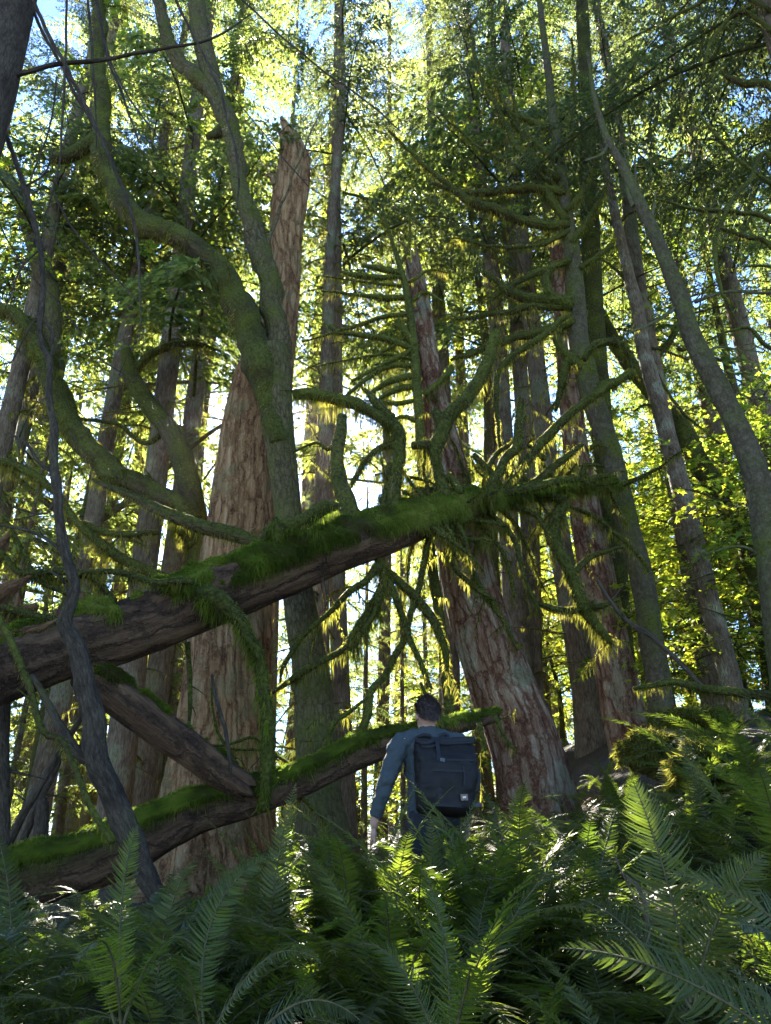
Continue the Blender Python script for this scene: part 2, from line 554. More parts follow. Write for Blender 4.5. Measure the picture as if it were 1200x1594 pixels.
def place(mb, bo, Mx, woodmat=1, leafmat=0, dv=0.0, wood=True):
    R3, t = Mx[:3, :3], Mx[:3, 3]
    mb.add(bo.V @ R3.T + t, [bo.F], leafmat, var=np.clip(bo.var + dv, 0, 1), smooth=False)
    if wood:
        mb.add(bo.wV @ R3.T + t, bo.wF, woodmat, bc=bo.wbc, moss=.6)

def rotmat(yaw, pitch, roll, sc, t):
    m = Matrix.Translation(t) @ Matrix.Rotation(yaw, 4, 'Z') @ Matrix.Rotation(-pitch, 4, 'Y') @ Matrix.Rotation(roll, 4, 'X') @ Matrix.Diagonal((sc, sc, sc, 1))
    return np.array(m)

BOUGHS = [make_bough(2.6, 17, (.115, .021), .058, dr, .46, 40 + k) for k, dr in enumerate((.6, .9, 1.2, .8, 1.4, 1.0))]
FINE = [make_bough(2.4, 20, (.062, .0085), .036, dr, .40, 60 + k, .06) for k, dr in enumerate((1.0, 1.4, .8))]

DROOP = [make_bough(2.5, 18, (.10, .014), .045, dr, .42, 160 + k, .08) for k, dr in enumerate((1.1, 1.5, 1.9, 1.3))]

def leaf_shape(n=1):
    ang = np.radians([0, 22, 48, 75, 115, 140, 180, 220, 245, 285, 312, 338])
    rad = np.array([1, .48, .92, .42, .68, .25, .28, .25, .68, .42, .92, .48])
    return np.stack([np.cos(ang) * rad, np.sin(ang) * rad, np.zeros(len(ang))], 1)
LEAF = leaf_shape()

def leaf_cloud(pts, size, r, tilt=.5):
    n = len(pts)
    yaw = r.uniform(0, 2 * PI, n)
    c, s = np.cos(yaw), np.sin(yaw)
    nrm = unit(np.array([0, 0, 1.]) + r.normal(0, tilt, (n, 3)))
    x = unit(np.cross(nrm, np.stack([s, -c, 0 * c], 1)))
    y = np.cross(nrm, x)
    sz = size * r.uniform(.55, 1.25, n)
    k = len(LEAF)
    V = pts[:, None] + (LEAF[None, :, :1] * x[:, None] + LEAF[None, :, 1:2] * y[:, None]) * sz[:, None, None]
    V[:, :, 2] -= (np.linalg.norm(LEAF, axis=1)[None] ** 2 * sz[:, None]) * .22
    F = np.arange(n)[:, None] * k + np.arange(k)[None]
    return V.reshape(-1, 3), F, k

def make_leaf_spray(L, nleaf, size, seed):
    """a flat twiggy broadleaf branch along +X"""
    r = np.random.default_rng(seed)
    o = Bough()
    wood = MB()
    pts = []
    main = curve_branch((0, 0, 0), (1, 0, .2), L, .012, .5, .1)
    tube(wood, main, 4, 0, moss=.3, cap=False)
    for i in range(7):
        t = r.uniform(.15, .95)
        k = int(t * (len(main) - 1))
        d = np.array([math.cos(a := r.uniform(-1.2, 1.2)), math.sin(a), r.uniform(-.1, .25)])
        b = curve_branch(main[k, :3], d, L * r.uniform(.25, .5), .006, .4, .15, 5)
        tube(wood, b, 3, 0, moss=.3, cap=False)
        m = nleaf // 7
        q = r.uniform(.2, 1, m)
        pts.append(np.stack([np.interp(q, np.linspace(0, 1, len(b)), b[:, j]) for j in range(3)], 1) + r.normal(0, .05, (m, 3)))
    p = np.concatenate(pts)
    o.V, o.F, k = leaf_cloud(p, size, r)
    o.var = np.repeat(np.clip(r.beta(2, 3, len(p)) + .35 * (r.uniform(size=len(p)) < .04), 0, 1), k)
    o.wV = np.concatenate(wood.v)
    o.wF = [f for f, _, _ in wood.f]
    o.wbc = np.concatenate(wood.bc)
    return o
SPRAYS = [make_leaf_spray(1.3, 42, .075, 80 + k) for k in range(4)]

def crown_mesh(H, z0, n, Lmax, lib, seed, top=.35):
    r = np.random.default_rng(seed)
    mb = MB()
    for i in range(n):
        t = ((i + r.uniform(0, 1)) / n) ** .9
        z = z0 + (H - z0) * t
        L = Lmax * ((1 - t) ** .75 * (1 - top) + top * (1 - t)) * r.uniform(.55, 1.1) + .25
        yaw = i * 2.4 + r.uniform(-.5, .5)
        b = lib[r.integers(len(lib))]
        sc = L / 2.6
        place(mb, b, rotmat(yaw, r.uniform(-.25, .25) + .35 * t, r.uniform(-.3, .3), sc, (0, 0, z)), dv=r.uniform(-.12, .12))
    return mb

def tree_trunk_mesh(H, r0, seed, ndead, zlo=1.2, zhi=12):
    r = np.random.default_rng(seed)
    mb = MB()
    zs = np.array([-.6, 0, .4, 1.2, 4, 8, 12, 16, 20, H])
    wob = np.cumsum(r.normal(0, .06, (len(zs), 2)), 0) * np.minimum(1, zs / 4).clip(0, 1)[:, None]
    rad = r0 * np.array([1.6, 1.35, 1.15, 1.02, .9, .78, .66, .52, .36, .06])
    A = spline(np.column_stack([wob, zs, rad]), .35)
    tube(mb, A, 14, .07, .05, 9, moss=.45)
    for k in range(ndead):
        z = r.uniform(zlo, zhi)
        p = np.array([np.interp(z, A[:, 2], A[:, j]) for j in range(2)] + [z])
        a = r.uniform(0, 2 * PI)
        b = curve_branch(p, (math.cos(a), math.sin(a), r.uniform(-.1, .45)), r.uniform(.5, 2.7), r.uniform(.010, .024), r.uniform(.2, .9), .2, 7)
        b = spline(b, .12)
        f = tube(mb, b, 5, .1, moss=.9)
        strands(mb, b, f, 55, (.03, .09), .012, hang=1.0)
    return mb

# ------------------------------------------------------------------ traced trees
def limb(root, pts, Y, mat, moss=.8, dens=0, seg=9, step=.06, wig=.0, twigs=0, name='branch', L=(.02, .06), w=.008, hang=1.0, rough=.12, clump=.25, mossmat='moss', lump=0., tl=(.2, .7), label=None, top=1., bot=1., jag=0., tr=.007, wk=1., wf=3.0):
    A = trace(pts, Y)
    A[:, 3] *= wk
    A = spline(A, step)
    if wig:
        wiggle(A, wig, wf)
    mb = MB()
    f = tube(mb, A, seg, rough, moss=moss, lump=lump, jag=jag)
    if dens:
        strands(mb, A, f, dens, L, w, hang=hang, clump=clump, top=top, bot=bot)
    for k in range(twigs):
        i = rng.integers(len(A) // 6, len(A) - 1)
        d = unit(f[0][i] * rng.uniform(.1, .9) + rng.normal(0, .7, 3) * np.array([1, .6, 1]))
        b = spline(curve_branch(A[i, :3], d, rng.uniform(*tl), min(A[i, 3] * .5, tr), rng.uniform(0, .8), .25, 6), .07)
        g = tube(mb, b, 5, .1, moss=moss)
        if dens:
            strands(mb, b, g, dens * .35, (L[0], L[1] * .8), w, hang=hang)
    o = mb.build(name, [M[mat], M[mossmat]], root)
    if label:
        o['label'] = label
    return o, A, f

def base_ext(A, drop=.35):
    """carry a traced trunk down into the ground (A runs base -> top)"""
    p, q = A[0], A[min(3, len(A) - 1)]
    g = gz(p[0], p[1]) - drop
    if p[2] <= g:
        return A
    d = (p[:3] - q[:3]) / max(q[2] - p[2], .2)
    h = p[2] - g
    e = [p[0] + d[0] * h * .8, p[1] + np.clip(d[1], -.3, .3) * h * .8, g, p[3] * (1 + .18 * min(h, 2))]
    return np.vstack([[e], A])

def trunk(root_args, pts, Y, mat, moss=.5, seg=40, step=.07, rough=.08, ridge=.05, ridge_n=12, flute=0., jag=0., twist=0., dens=0, lump=0., L=(.02, .05), w=.009, name='trunk', flare=None, clump=.45, hang=.6):
    A = base_ext(trace(pts, Y))
    A = spline(A, step)
    loc = A[0, :3].copy()
    g = gz(loc[0], loc[1])
    loc[2] = g
    root = thing(*root_args[:3], loc, root_args[3] if len(root_args) > 3 else None)
    mb = MB()
    f = tube(mb, A, seg, rough, ridge, ridge_n, moss, jag=jag, flute=flute, twist=twist, lump=lump)
    if dens:
        strands(mb, A, f, dens, L, w, hang=hang, clump=clump, bot=.7)
    mb.build(name, [M[mat], M['moss']], root)
    return root, A
# ================================================================== SCENE
# ---- the broken giant cedar snag
root, A = trunk(('giant_snag', 'huge broken cedar snag with flared base and jagged top behind the fallen log', 'dead tree'),
    [(318, 1440, 285), (330, 1350, 205), (338, 1260, 172), (347, 1160, 142), (355, 1060, 124), (367, 900, 112), (384, 800, 108), (394, 700, 100), (409, 600, 88), (422, 550, 72), (436, 500, 54), (446, 420, 44), (446, 370, 48), (452, 306, 54), (459, 256, 48), (456, 225, 34), (452, 214, 28)],
    9.9, 'snag', .35, 96, .045, .08, .06, 18, flute=.16, jag=.85, twist=.16)
for pts in ([(447, 232, 16), (440, 212, 11), (430, 194, 3)], [(462, 232, 10), (461, 218, 7), (459, 206, 2)], [(430, 290, 15), (424, 276, 12), (414, 271, 4)]):
    limb(root, pts, 9.75, 'snag', .1, 0, 9, .04, name='splinter', rough=.25)

# ---- mossy double-stemmed maple in front of the snag
root, A = trunk(('mossy_maple', 'mossy forked maple rising in front of the giant broken snag', 'maple tree'),
    [(504, 1310, 84), (497, 1235, 68), (491, 1150, 62), (485, 1050, 56), (468, 950, 49), (452, 830, 42), (442, 740, 42), (430, 640, 50), (424, 570, 58), (420, 548, 56)],
    8.8, 'maple', .42, 48, .05, .08, .03, 14, flute=.06, dens=420, lump=.05)
limb(root, [(436, 690, 34), (428, 630, 42), (420, 585, 62), (409, 552, 64), (394, 520, 60), (376, 475, 54), (350, 433, 46), (312, 396, 46), (266, 368, 44), (222, 345, 44), (190, 316, 42), (167, 270, 36), (156, 210, 32), (159, 150, 29), (155, 80, 27), (150, 0, 25), (147, -70, 22)], 8.7, 'mossbark', .5, 420, 20, .05, .10, twigs=12, name='limb', L=(.03, .11), w=.010, lump=.6, rough=.2, wf=1.6, wk=.74, tl=(.3, 1.1), tr=.012, label='left limb bending away and then upward, shaggy with moss')
limb(root, [(438, 680, 36), (434, 620, 44), (431, 570, 46), (431, 515, 45), (421, 442, 44), (405, 390, 42), (386, 332, 35), (373, 280, 31), (363, 222, 32), (352, 182, 38), (335, 152, 32), (302, 122, 30), (270, 88, 26), (255, 40, 23), (238, -40, 20)], 8.8, 'maple', .45, 240, 20, .05, .07, twigs=9, name='limb', L=(.02, .07), w=.010, lump=.45, rough=.18, wf=1.8, wk=.78, tl=(.3, 1.0), tr=.010, label='right limb climbing beside the broken snag')
limb(root, [(340, 160, 26), (322, 92, 30), (310, 40, 28), (302, -40, 24)], 8.8, 'maple', .4, 120, 12, .08, .02, name='limb', lump=.1)
limb(root, [(150, 218, 24), (118, 238, 22), (96, 246, 20), (79, 246, 15)], 8.7, 'mossbark', .8, 380, 12, .05, name='broken_stub', L=(.03, .09), w=.01, lump=.3)
limb(root, [(356, 195, 22), (340, 206, 18), (322, 214, 9)], 8.8, 'mossbark', .6, 250, 10, .04, name='broken_stub', lump=.3)
limb(root, [(412, 400, 9), (440, 310, 4), (470, 240, 3), (500, 170, 2)], 8.8, 'maple', .3, 0, 6, .1, .04, name='branch')

# ---- leaning split cedar behind the person
root, A = trunk(('leaning_cedar', 'thick leaning cedar with split red bark right of the person', 'cedar tree'),
    [(848, 1320, 132), (842, 1270, 122), (826, 1200, 112), (806, 1130, 104), (777, 1060, 97), (741, 950, 86), (719, 850, 77), (704, 780, 69), (689, 700, 58), (670, 600, 40), (657, 500, 32), (646, 430, 27), (640, 398, 22)],
    9.3, 'leancedar', .35, 72, .05, .06, .06, 14, flute=.10, jag=.6, twist=-.1)

# ---- small mossy dead hemlock in front of it, whorls of bare branches
root, A = trunk(('dead_hemlock', 'thin dead hemlock with level mossy bare branches before the leaning cedar', 'dead tree'),
    [(690, 1010, 17), (672, 880, 17), (660, 760, 16), (655, 700, 15), (649, 600, 15), (642, 520, 13), (632, 450, 11), (618, 400, 8), (605, 360, 5), (595, 320, 3)],
    8.9, 'mossbark', .9, 10, .06, .1, 0, dens=260, L=(.02, .07), w=.009)
for pts in ([(625, 425, 8), (585, 417, 8), (563, 413, 3)], [(628, 432, 5), (570, 430, 8), (530, 423, 4)],
            [(634, 463, 6), (600, 463, 9), (560, 460, 5), (500, 452, 2)], [(640, 488, 7), (600, 493, 6), (550, 508, 5), (500, 524, 3), (470, 532, 2)],
            [(646, 545, 9), (610, 530, 9), (560, 522, 7), (520, 518, 3)], [(648, 542, 12), (628, 515, 11), (617, 499, 8)],
            [(642, 545, 8), (610, 562, 7), (570, 580, 5), (545, 592, 4)], [(645, 570, 8), (600, 572, 7), (545, 610, 5), (536, 622, 7)],
            [(652, 585, 8), (610, 592, 9), (572, 612, 4)], [(655, 600, 8), (620, 605, 9), (590, 622, 5)], [(654, 622, 5), (620, 627, 7), (590, 628, 3)],
            [(660, 615, 9), (690, 590, 9), (703, 574, 9)], [(640, 470, 5), (662, 455, 5), (690, 470, 3)], [(636, 440, 5), (670, 420, 3), (700, 425, 2)],
            [(612, 385, 4), (600, 350, 4), (560, 300, 2)], [(625, 410, 4), (636, 380, 4), (640, 330, 2)], [(655, 660, 7), (630, 650, 6), (610, 655, 4)],
            [(668, 800, 7), (700, 790, 6), (725, 800, 3)], [(640, 520, 5), (600, 545, 4), (540, 560, 2)], [(632, 446, 4), (580, 440, 3), (500, 430, 2)], [(648, 560, 4), (590, 552, 4), (500, 568, 2)]):
    limb(root, pts, 8.9, 'mossbark', 1, 240, 7, .05, .03, name='branch', L=(.03, .10), w=.009, hang=1.5, tr=.005, twigs=2, tl=(.1, .45), wk=1.25)

# ---- the fallen mossy tree with its upright dead branches
LG = [(-90, 1083, 106, 5.8), (-40, 1060, 105, 5.95), (40, 1030, 103, 6.2), (100, 1009, 101, 6.4), (200, 980, 99, 6.7), (350, 922, 93, 7.1), (450, 884, 84, 7.4), (525, 855, 77, 7.6), (600, 832, 66, 7.8), (650, 814, 56, 7.95), (700, 797, 46, 8.1), (760, 780, 30, 8.4), (820, 768, 18, 8.7), (900, 756, 12, 9.0), (960, 750, 6, 9.2)]
LA = trace(LG)
LA[:, 3] *= .93
LA = spline(LA, .05)
b0 = LA[0, :3].copy()
log = thing('fallen_tree', 'long fallen moss covered tree leaning across the scene with upright dead branches', 'fallen tree', b0)
mb = MB()
lf = tube(mb, LA, 44, .07, .06, 12, moss=.0, lump=.05)
mb.build('trunk', [M['log'], M['moss']], log)

def moss_coat(A, fr, parent, cover, wide, nh, mat='lushmoss', thick=.06, ln0=(.014, .04), fringe=2.6):
    """lumpy cushion shell with short hairs over the upper side of a log"""
    mb = MB()
    T, N, B, s = fr
    th = np.linspace(-1, 1, 17)
    up = unit(np.array([0, 0, 1.]) - T * T[:, 2:3])
    sd = np.cross(T, up)
    rows = []
    for k, t0 in enumerate(th):
        t = (t0 * wide)[:, None]
        nn = np.cos(t) * up + np.sin(t) * sd
        P3 = A[:, :3] + nn * A[:, 3:4]
        patch = .8 * fbm(P3 * 2.6, 4, 41) + .9 * fbm(P3 * 8., 3, 43) + 1.6 * cover - .95 - .55 * abs(t0) ** 2
        e = A[:, 3] * .10 + (.012 + thick * np.clip(fbm(P3 * 6.5, 3, 5) + .5, 0, 1.2)) * np.minimum(1, A[:, 3] / .12)
        e = np.where((patch < 0) | (abs(t0) > .97), -.02, e * np.clip(.35 + patch * 2.5, 0, 1))
        rows.append(A[:, :3] + nn * (A[:, 3] + e)[:, None])
    V = np.stack(rows, 1)
    n, k = V.shape[:2]
    i = np.arange(n - 1)[:, None] * k
    a = np.arange(k - 1)[None]
    F = np.stack([i + a, i + k + a, i + k + a + 1, i + a + 1], -1).reshape(-1, 4)
    vv = V.reshape(-1, 3)
    mb.add(vv, [F], 0, var=(fbm(vv * 3.5, 4, 8) * .8 + fbm(vv * 16, 2, 9) * .35 + .42).clip(0, 1))
    ii = rng.integers(0, n - 1, nh)
    jj = rng.integers(0, k - 1, nh)
    f1, f2 = rng.uniform(0, 1, (2, nh, 1))
    p = (V[ii, jj] * (1 - f1) + V[ii + 1, jj] * f1) * (1 - f2) + (V[ii, jj + 1] * (1 - f1) + V[ii + 1, jj + 1] * f1) * f2
    c = A[ii, :3]
    nn = unit(p - c)
    ok = np.linalg.norm(p - c, axis=1) > A[ii, 3] * 1.04
    p, nn, jj = p[ok], nn[ok], jj[ok]
    m = len(p)
    edge = np.abs(jj + .5 - (k - 1) / 2) / ((k - 1) / 2)
    ln = rng.uniform(*ln0, m) * (1 + fringe * (edge > .6) * rng.uniform(0, 1, m) * (fbm(p * 5, 2, 31) > -.15))
    d = unit(nn * (.5 - .4 * edge)[:, None] + np.array([0, 0, -.75]) * (.3 + edge)[:, None] + rng.normal(0, .25, (m, 3)))
    sdv = unit(np.cross(d, rng.normal(0, 1, (m, 3)))) * rng.uniform(.002, .0042, m)[:, None]
    V2 = np.stack([p - nn * .006 - sdv, p - nn * .006 + sdv, p + d * (ln * .55)[:, None] + sdv * .7, p + d * ln[:, None] + np.array([0, 0, -.2]) * ln[:, None], p + d * (ln * .55)[:, None] - sdv * .7], 1).reshape(-1, 3)
    mb.add(V2, [np.arange(m)[:, None] * 5 + np.arange(5)[None]], 0, var=np.repeat((fbm(p * 3.5, 4, 8) * .8 + rng.normal(.48, .16, m)).clip(0, 1), 5), smooth=False)
    mb.build('moss', [M[mat]], parent)
pxs = np.array([proj(q)[0] for q in LA[:, :3]])
moss_coat(LA, lf, log, .52 + .48 * sstep(220, 340, pxs) + .3 * sstep(560, 680, pxs), 1.3 + .35 * sstep(280, 380, pxs) + .5 * sstep(560, 650, pxs) - .4 * sstep(200, 100, pxs), 150000, thick=.085, fringe=4.0)

def lb(pts, Y, dens=330, twigs=2, seg=10, L=(.03, .085), mat='mossbark', moss=1, hang=1.0, name='branch', wig=.03, lump=.15, mm='moss', w=.009, label=None, tl=(.12, .55), jag=0):
    limb(log, pts, Y, mat, moss, dens, seg, .05, wig, twigs * 2 + 2, name, L, w, hang, .16, .1, mm, lump + .1, tl, label, jag=jag, wk=1.12)
lb([(562, 838, 26), (548, 800, 26), (535, 765, 23), (527, 735, 20), (525, 700, 18), (531, 672, 17), (532, 647, 14)], 7.65, 260, 1, hang=.3, jag=.03, label='short upright broken branch with bare tip')
lb([(520, 693, 8), (510, 700, 6), (490, 690, 4), (455, 705, 3)], 7.65, 120, 0)
lb([(612, 840, 22), (613, 800, 20), (616, 750, 18), (619, 705, 19), (616, 668, 20), (602, 655, 17), (580, 641, 15), (555, 629, 18), (520, 619, 16), (485, 612, 17), (456, 613, 14)], 7.75, 420, 2, L=(.03, .13), hang=1.5, jag=.03, label='arched branch with moss fringe pointing left')
lb([(598, 838, 14), (596, 800, 15), (601, 760, 12), (608, 722, 10)], 7.8, 420, 0, L=(.03, .12))
lb([(610, 652, 14), (585, 628, 13), (566, 606, 5)], 7.75, 300, 0, hang=.5)
lb([(615, 690, 12), (590, 700, 10), (565, 725, 8), (545, 755, 6), (541, 770, 3)], 7.8, 330, 1)
lb([(692, 800, 20), (692, 775, 20), (685, 750, 17), (676, 718, 16), (679, 690, 19), (694, 655, 21), (720, 625, 19), (746, 594, 18), (760, 560, 17), (768, 535, 15), (773, 516, 12)], 8.0, 430, 2, L=(.03, .10), label='tall crooked branch forking above the log')
lb([(682, 695, 16), (665, 692, 13), (641, 693, 11)], 8.0, 520, 0, L=(.05, .16), hang=1.6)
lb([(688, 665, 17), (684, 648, 15), (679, 632, 5)], 8.0, 330, 0)
lb([(695, 740, 12), (708, 752, 13), (716, 768, 12)], 8.0, 330, 0)
lb([(628, 775, 22), (655, 768, 20), (690, 762, 14)], 8.2, 420, 0, lump=.3, mm='lushmoss')
lb([(757, 785, 13), (765, 760, 14), (785, 715, 13), (802, 696, 13), (806, 655, 11), (808, 634, 10), (809, 620, 8)], 8.3, 300, 2)
lb([(800, 775, 14), (812, 730, 13), (830, 705, 13), (850, 682, 13), (890, 642, 12), (930, 612, 12), (968, 588, 11), (984, 577, 9)], 8.5, 360, 3, label='long diagonal branch rising right of the log top')
lb([(980, 590, 6), (985, 560, 9), (970, 540, 11), (945, 532, 12), (922, 540, 11), (910, 560, 9)], 8.5, 380, 1, L=(.03, .11))
lb([(778, 695, 4), (773, 650, 6), (771, 610, 8), (776, 578, 8), (797, 553, 9), (842, 525, 9), (872, 500, 8), (890, 490, 6)], 8.8, 260, 2, label='slender arching branch curving up to the right')
lb([(740, 790, 12), (770, 772, 13), (840, 757, 12), (900, 742, 8)], 8.3, 420, 1, mm='lushmoss')
lb([(800, 770, 9), (840, 745, 12), (870, 720, 10), (905, 692, 6)], 8.7, 360, 2)
lb([(790, 772, 8), (770, 745, 9), (745, 715, 9), (738, 705, 5)], 8.5, 340, 1)
lb([(780, 770, 8), (760, 735, 8), (775, 705, 7), (800, 690, 6)], 8.6, 300, 1)
lb([(820, 765, 8), (855, 748, 9), (900, 740, 7)], 8.8, 380, 2)
lb([(840, 762, 8), (880, 762, 9), (925, 745, 6), (946, 738, 7)], 8.9, 380, 1)
lb([(850, 715, 9), (835, 705, 8), (820, 690, 5)], 8.6, 300, 0)
lb([(905, 760, 6), (905, 728, 7), (920, 724, 5), (940, 727, 3)], 8.9, 300, 0)
# hanging side
lb([(860, 775, 11), (880, 782, 14), (868, 800, 16), (860, 825, 18), (866, 852, 18), (880, 880, 17), (900, 925, 18), (920, 962, 16), (950, 1003, 7)], 8.6, 620, 2, L=(.04, .14), mm='moss', label='thick shaggy branch hanging down to the right')
lb([(700, 815, 9), (725, 870, 8), (750, 920, 7), (785, 970, 6), (806, 1012, 4)], 8.1, 260, 2, mat='mossbark')
lb([(670, 830, 9), (660, 870, 9), (652, 915, 9), (640, 962, 9), (632, 990, 9), (600, 1050, 9), (578, 1076, 10), (574, 1105, 12), (562, 1135, 12), (535, 1160, 12)], 8.0, 240, 3, label='long branch hanging from the log to the low mossy log')
lb([(590, 870, 14), (597, 905, 12), (580, 945, 13), (560, 975, 16), (546, 998, 17), (543, 1012, 9)], 7.8, 620, 0, L=(.05, .16), hang=1.6)
lb([(588, 880, 12), (570, 905, 10), (540, 925, 9), (510, 955, 7), (470, 992, 7), (445, 1030, 7), (434, 1062, 3)], 7.7, 260, 2)
lb([(590, 925, 9), (578, 965, 8), (545, 1000, 8), (490, 1035, 9), (455, 1058, 9), (424, 1080, 4)], 7.75, 300, 2)
lb([(592, 880, 14), (615, 930, 10), (634, 985, 9), (655, 1030, 8), (672, 1075, 6)], 7.9, 260, 2)
lb([(593, 882, 12), (630, 915, 13), (665, 955, 13), (690, 1005, 11), (696, 1045, 6)], 8.0, 420, 1, L=(.04, .13))
lb([(700, 820, 10), (705, 880, 8), (740, 915, 7), (772, 935, 5)], 8.0, 340, 1)
lb([(720, 800, 8), (760, 830, 7), (790, 880, 6), (800, 930, 4)], 8.3, 240, 2)
lb([(760, 795, 8), (800, 840, 8), (815, 900, 6), (845, 960, 4)], 8.4, 260, 2)
lb([(790, 785, 8), (840, 810, 8), (855, 850, 5)], 8.5, 300, 2)
lb([(710, 810, 7), (750, 812, 7), (790, 822, 4)], 8.2, 420, 1, L=(.03, .12))
lb([(690, 825, 8), (720, 838, 7), (765, 842, 4)], 8.0, 420, 1, L=(.03, .12))
lb([(880, 785, 6), (940, 815, 6), (1000, 870, 5), (1010, 890, 2)], 8.9, 380, 1, L=(.04, .13))
lb([(895, 890, 9), (915, 870, 8), (950, 855, 6), (968, 853, 4)], 8.6, 260, 1)
lb([(830, 935, 6), (870, 952, 10), (920, 945, 9), (965, 932, 5)], 8.6, 360, 1)
# tangle of lesser branches along the upper part of the log
idx = np.flatnonzero((np.array([proj(q)[0] for q in LA[:, :3]]) > 640))
for k in range(44):
    i = idx[int(rng.uniform(0, 1) * (len(idx) - 1))]
    a = rng.uniform(0, 6.28)
    hook = rng.uniform() < .6
    b = curve_branch(LA[i, :3], (math.cos(a), .6 * math.sin(a), rng.uniform(-.3, .7) if hook else rng.uniform(-.9, .1)), rng.uniform(.5, 1.5), rng.uniform(.022, .046), rng.uniform(-1.1, -.2) if hook else rng.uniform(.2, 1.2), .55, 8)
    b = spline(b, .05)
    mb = MB()
    f = tube(mb, b, 8, .15, moss=1, lump=.2)
    strands(mb, b, f, 330, (.03, .10), .009, hang=1.3)
    mb.build('branch', [M['mossbark'], M['moss']], log)
# front of the log
lb([(285, 930, 20), (320, 926, 30), (350, 940, 27), (375, 968, 20), (392, 1000, 17), (405, 1045, 16), (414, 1100, 18), (418, 1160, 18), (413, 1215, 16), (409, 1262, 13)], 6.75, 620, 1, L=(.03, .11), mm='lushmoss', label='mossy branch bending over the log front and hanging straight down')
lb([(330, 905, 18), (350, 882, 19), (400, 852, 20), (432, 822, 22), (470, 812, 18), (505, 790, 17), (527, 788, 9)], 7.2, 480, 1, L=(.03, .10), mm='lushmoss', lump=.35, label='snaking mossy branch along the top of the log')
lb([(432, 822, 12), (428, 815, 20), (433, 830, 18), (430, 845, 8)], 7.1, 600, 0, mm='lushmoss', lump=.4)
lb([(147, 748, 6), (200, 771, 12), (262, 800, 17), (320, 821, 20), (370, 833, 20), (400, 847, 17)], 7.3, 260, 0, L=(.02, .06), wig=.01, mat='maple', moss=.7, label='smooth broken bough resting along the top left')
lb([(300, 905, 10), (240, 905, 10), (180, 890, 8), (120, 892, 9), (85, 888, 11), (40, 893, 10), (20, 880, 8), (-10, 845, 7)], 6.5, 300, 2, L=(.02, .07), hang=1.4, label='low branch at the left catching bright sun')
lb([(110, 970, 9), (75, 962, 10), (35, 953, 10), (-20, 940, 9)], 6.2, 240, 1)
lb([(180, 935, 8), (140, 900, 8), (100, 905, 7), (70, 900, 5)], 6.6, 260, 1)
lb([(140, 960, 8), (110, 925, 8), (60, 905, 7), (35, 860, 5), (5, 800, 3)], 6.5, 240, 1)
lb([(500, 900, 6), (505, 925, 6), (507, 945, 2)], 7.3, 60, 0, mat='log', moss=0)
# torn wood at the left end
for pts in ([(-40, 1010, 44, 6.2), (10, 975, 38, 6.3), (45, 950, 22, 6.4), (62, 938, 4, 6.4)], [(-40, 960, 46, 6.4), (0, 930, 30, 6.45), (34, 905, 16, 6.5), (50, 892, 3, 6.5)], [(-30, 1000, 26, 6.0), (20, 985, 17, 6.02), (60, 975, 11, 6.05), (92, 962, 3, 6.1)], [(-60, 910, 50, 6.6), (-20, 875, 36, 6.6), (5, 845, 16, 6.6), (14, 828, 3, 6.6)], [(0, 975, 12, 6.25), (25, 945, 10, 6.3), (28, 925, 3, 6.3)], [(60, 985, 18, 6.3), (85, 960, 12, 6.3), (92, 944, 3, 6.3)]):
    limb(log, pts, None, 'rawwood', .35, 160, 16, .03, .03, 1, 'torn_root', rough=.5, lump=.5, jag=.04)

# ---- slanting brown log piece below, and the low log on the ferns
def plain_log(name, label, pts, Y, mat, dens, lush, seg=28, cat='log', L=(.02, .06), lump=.1, moss=.25, jag=.12, wig=0., cover=.6):
    A = spline(trace(pts, Y), .05)
    if wig:
        wiggle(A, wig)
    r = thing(name, label, cat, A[0, :3])
    mb = MB()
    f = tube(mb, A, seg, .08, .06, 11, moss=moss, lump=lump, jag=jag)
    mb.build('wood', [M[mat], M['moss']], r)
    moss_coat(A, f, r, np.full(len(A), cover), np.full(len(A), 1.25), 26000, lush, .045)
    return r, A
plain_log('broken_log', 'broken brown log slanting down from under the fallen tree to the low mossy log', [(130, 1046, 50, 6.5), (200, 1098, 52, 6.5), (280, 1155, 50, 6.6), (345, 1205, 46, 6.7), (385, 1232, 42, 6.8)], None, 'log', 1100, 'lushmoss')
r, A = plain_log('mossy_log', 'low mossy log lying behind the person just above the ferns', [(20, 1372, 85, 6.6), (120, 1348, 80, 6.6), (200, 1318, 76, 6.7), (255, 1290, 66, 6.75), (310, 1266, 58, 6.8), (380, 1246, 54, 6.9), (450, 1224, 48, 7.0), (510, 1196, 46, 7.1), (575, 1168, 42, 7.2), (620, 1155, 36, 7.2), (680, 1137, 28, 7.3), (730, 1125, 22, 7.4), (778, 1112, 16, 7.5)], None, 'log', 1500, 'lushmoss', lump=.25, moss=.6, cover=1.0)
for pts in ([(520, 1185, 13), (512, 1155, 10), (520, 1130, 9), (545, 1110, 7), (575, 1085, 4)], [(590, 1160, 11), (580, 1146, 11), (571, 1140, 7)], [(745, 1125, 8), (752, 1150, 6), (757, 1170, 3)], [(770, 1115, 7), (785, 1145, 5), (802, 1170, 4), (803, 1180, 2)],
            [(430, 1230, 8), (475, 1245, 6), (510, 1285, 4)], [(400, 1240, 7), (365, 1185, 6), (335, 1120, 4), (330, 1070, 3)], [(440, 1225, 6), (400, 1150, 5), (330, 1160, 4), (250, 1120, 2)], [(470, 1215, 5), (430, 1175, 5), (350, 1165, 3)], [(460, 1220, 5), (440, 1260, 4), (452, 1290, 3)], [(690, 1135, 10), (672, 1095, 8), (655, 1060, 4)]):
    limb(r, pts, 7.1, 'mossbark', .9, 260, 7, .05, .03, 1, 'branch', (.02, .08), hang=1.2)

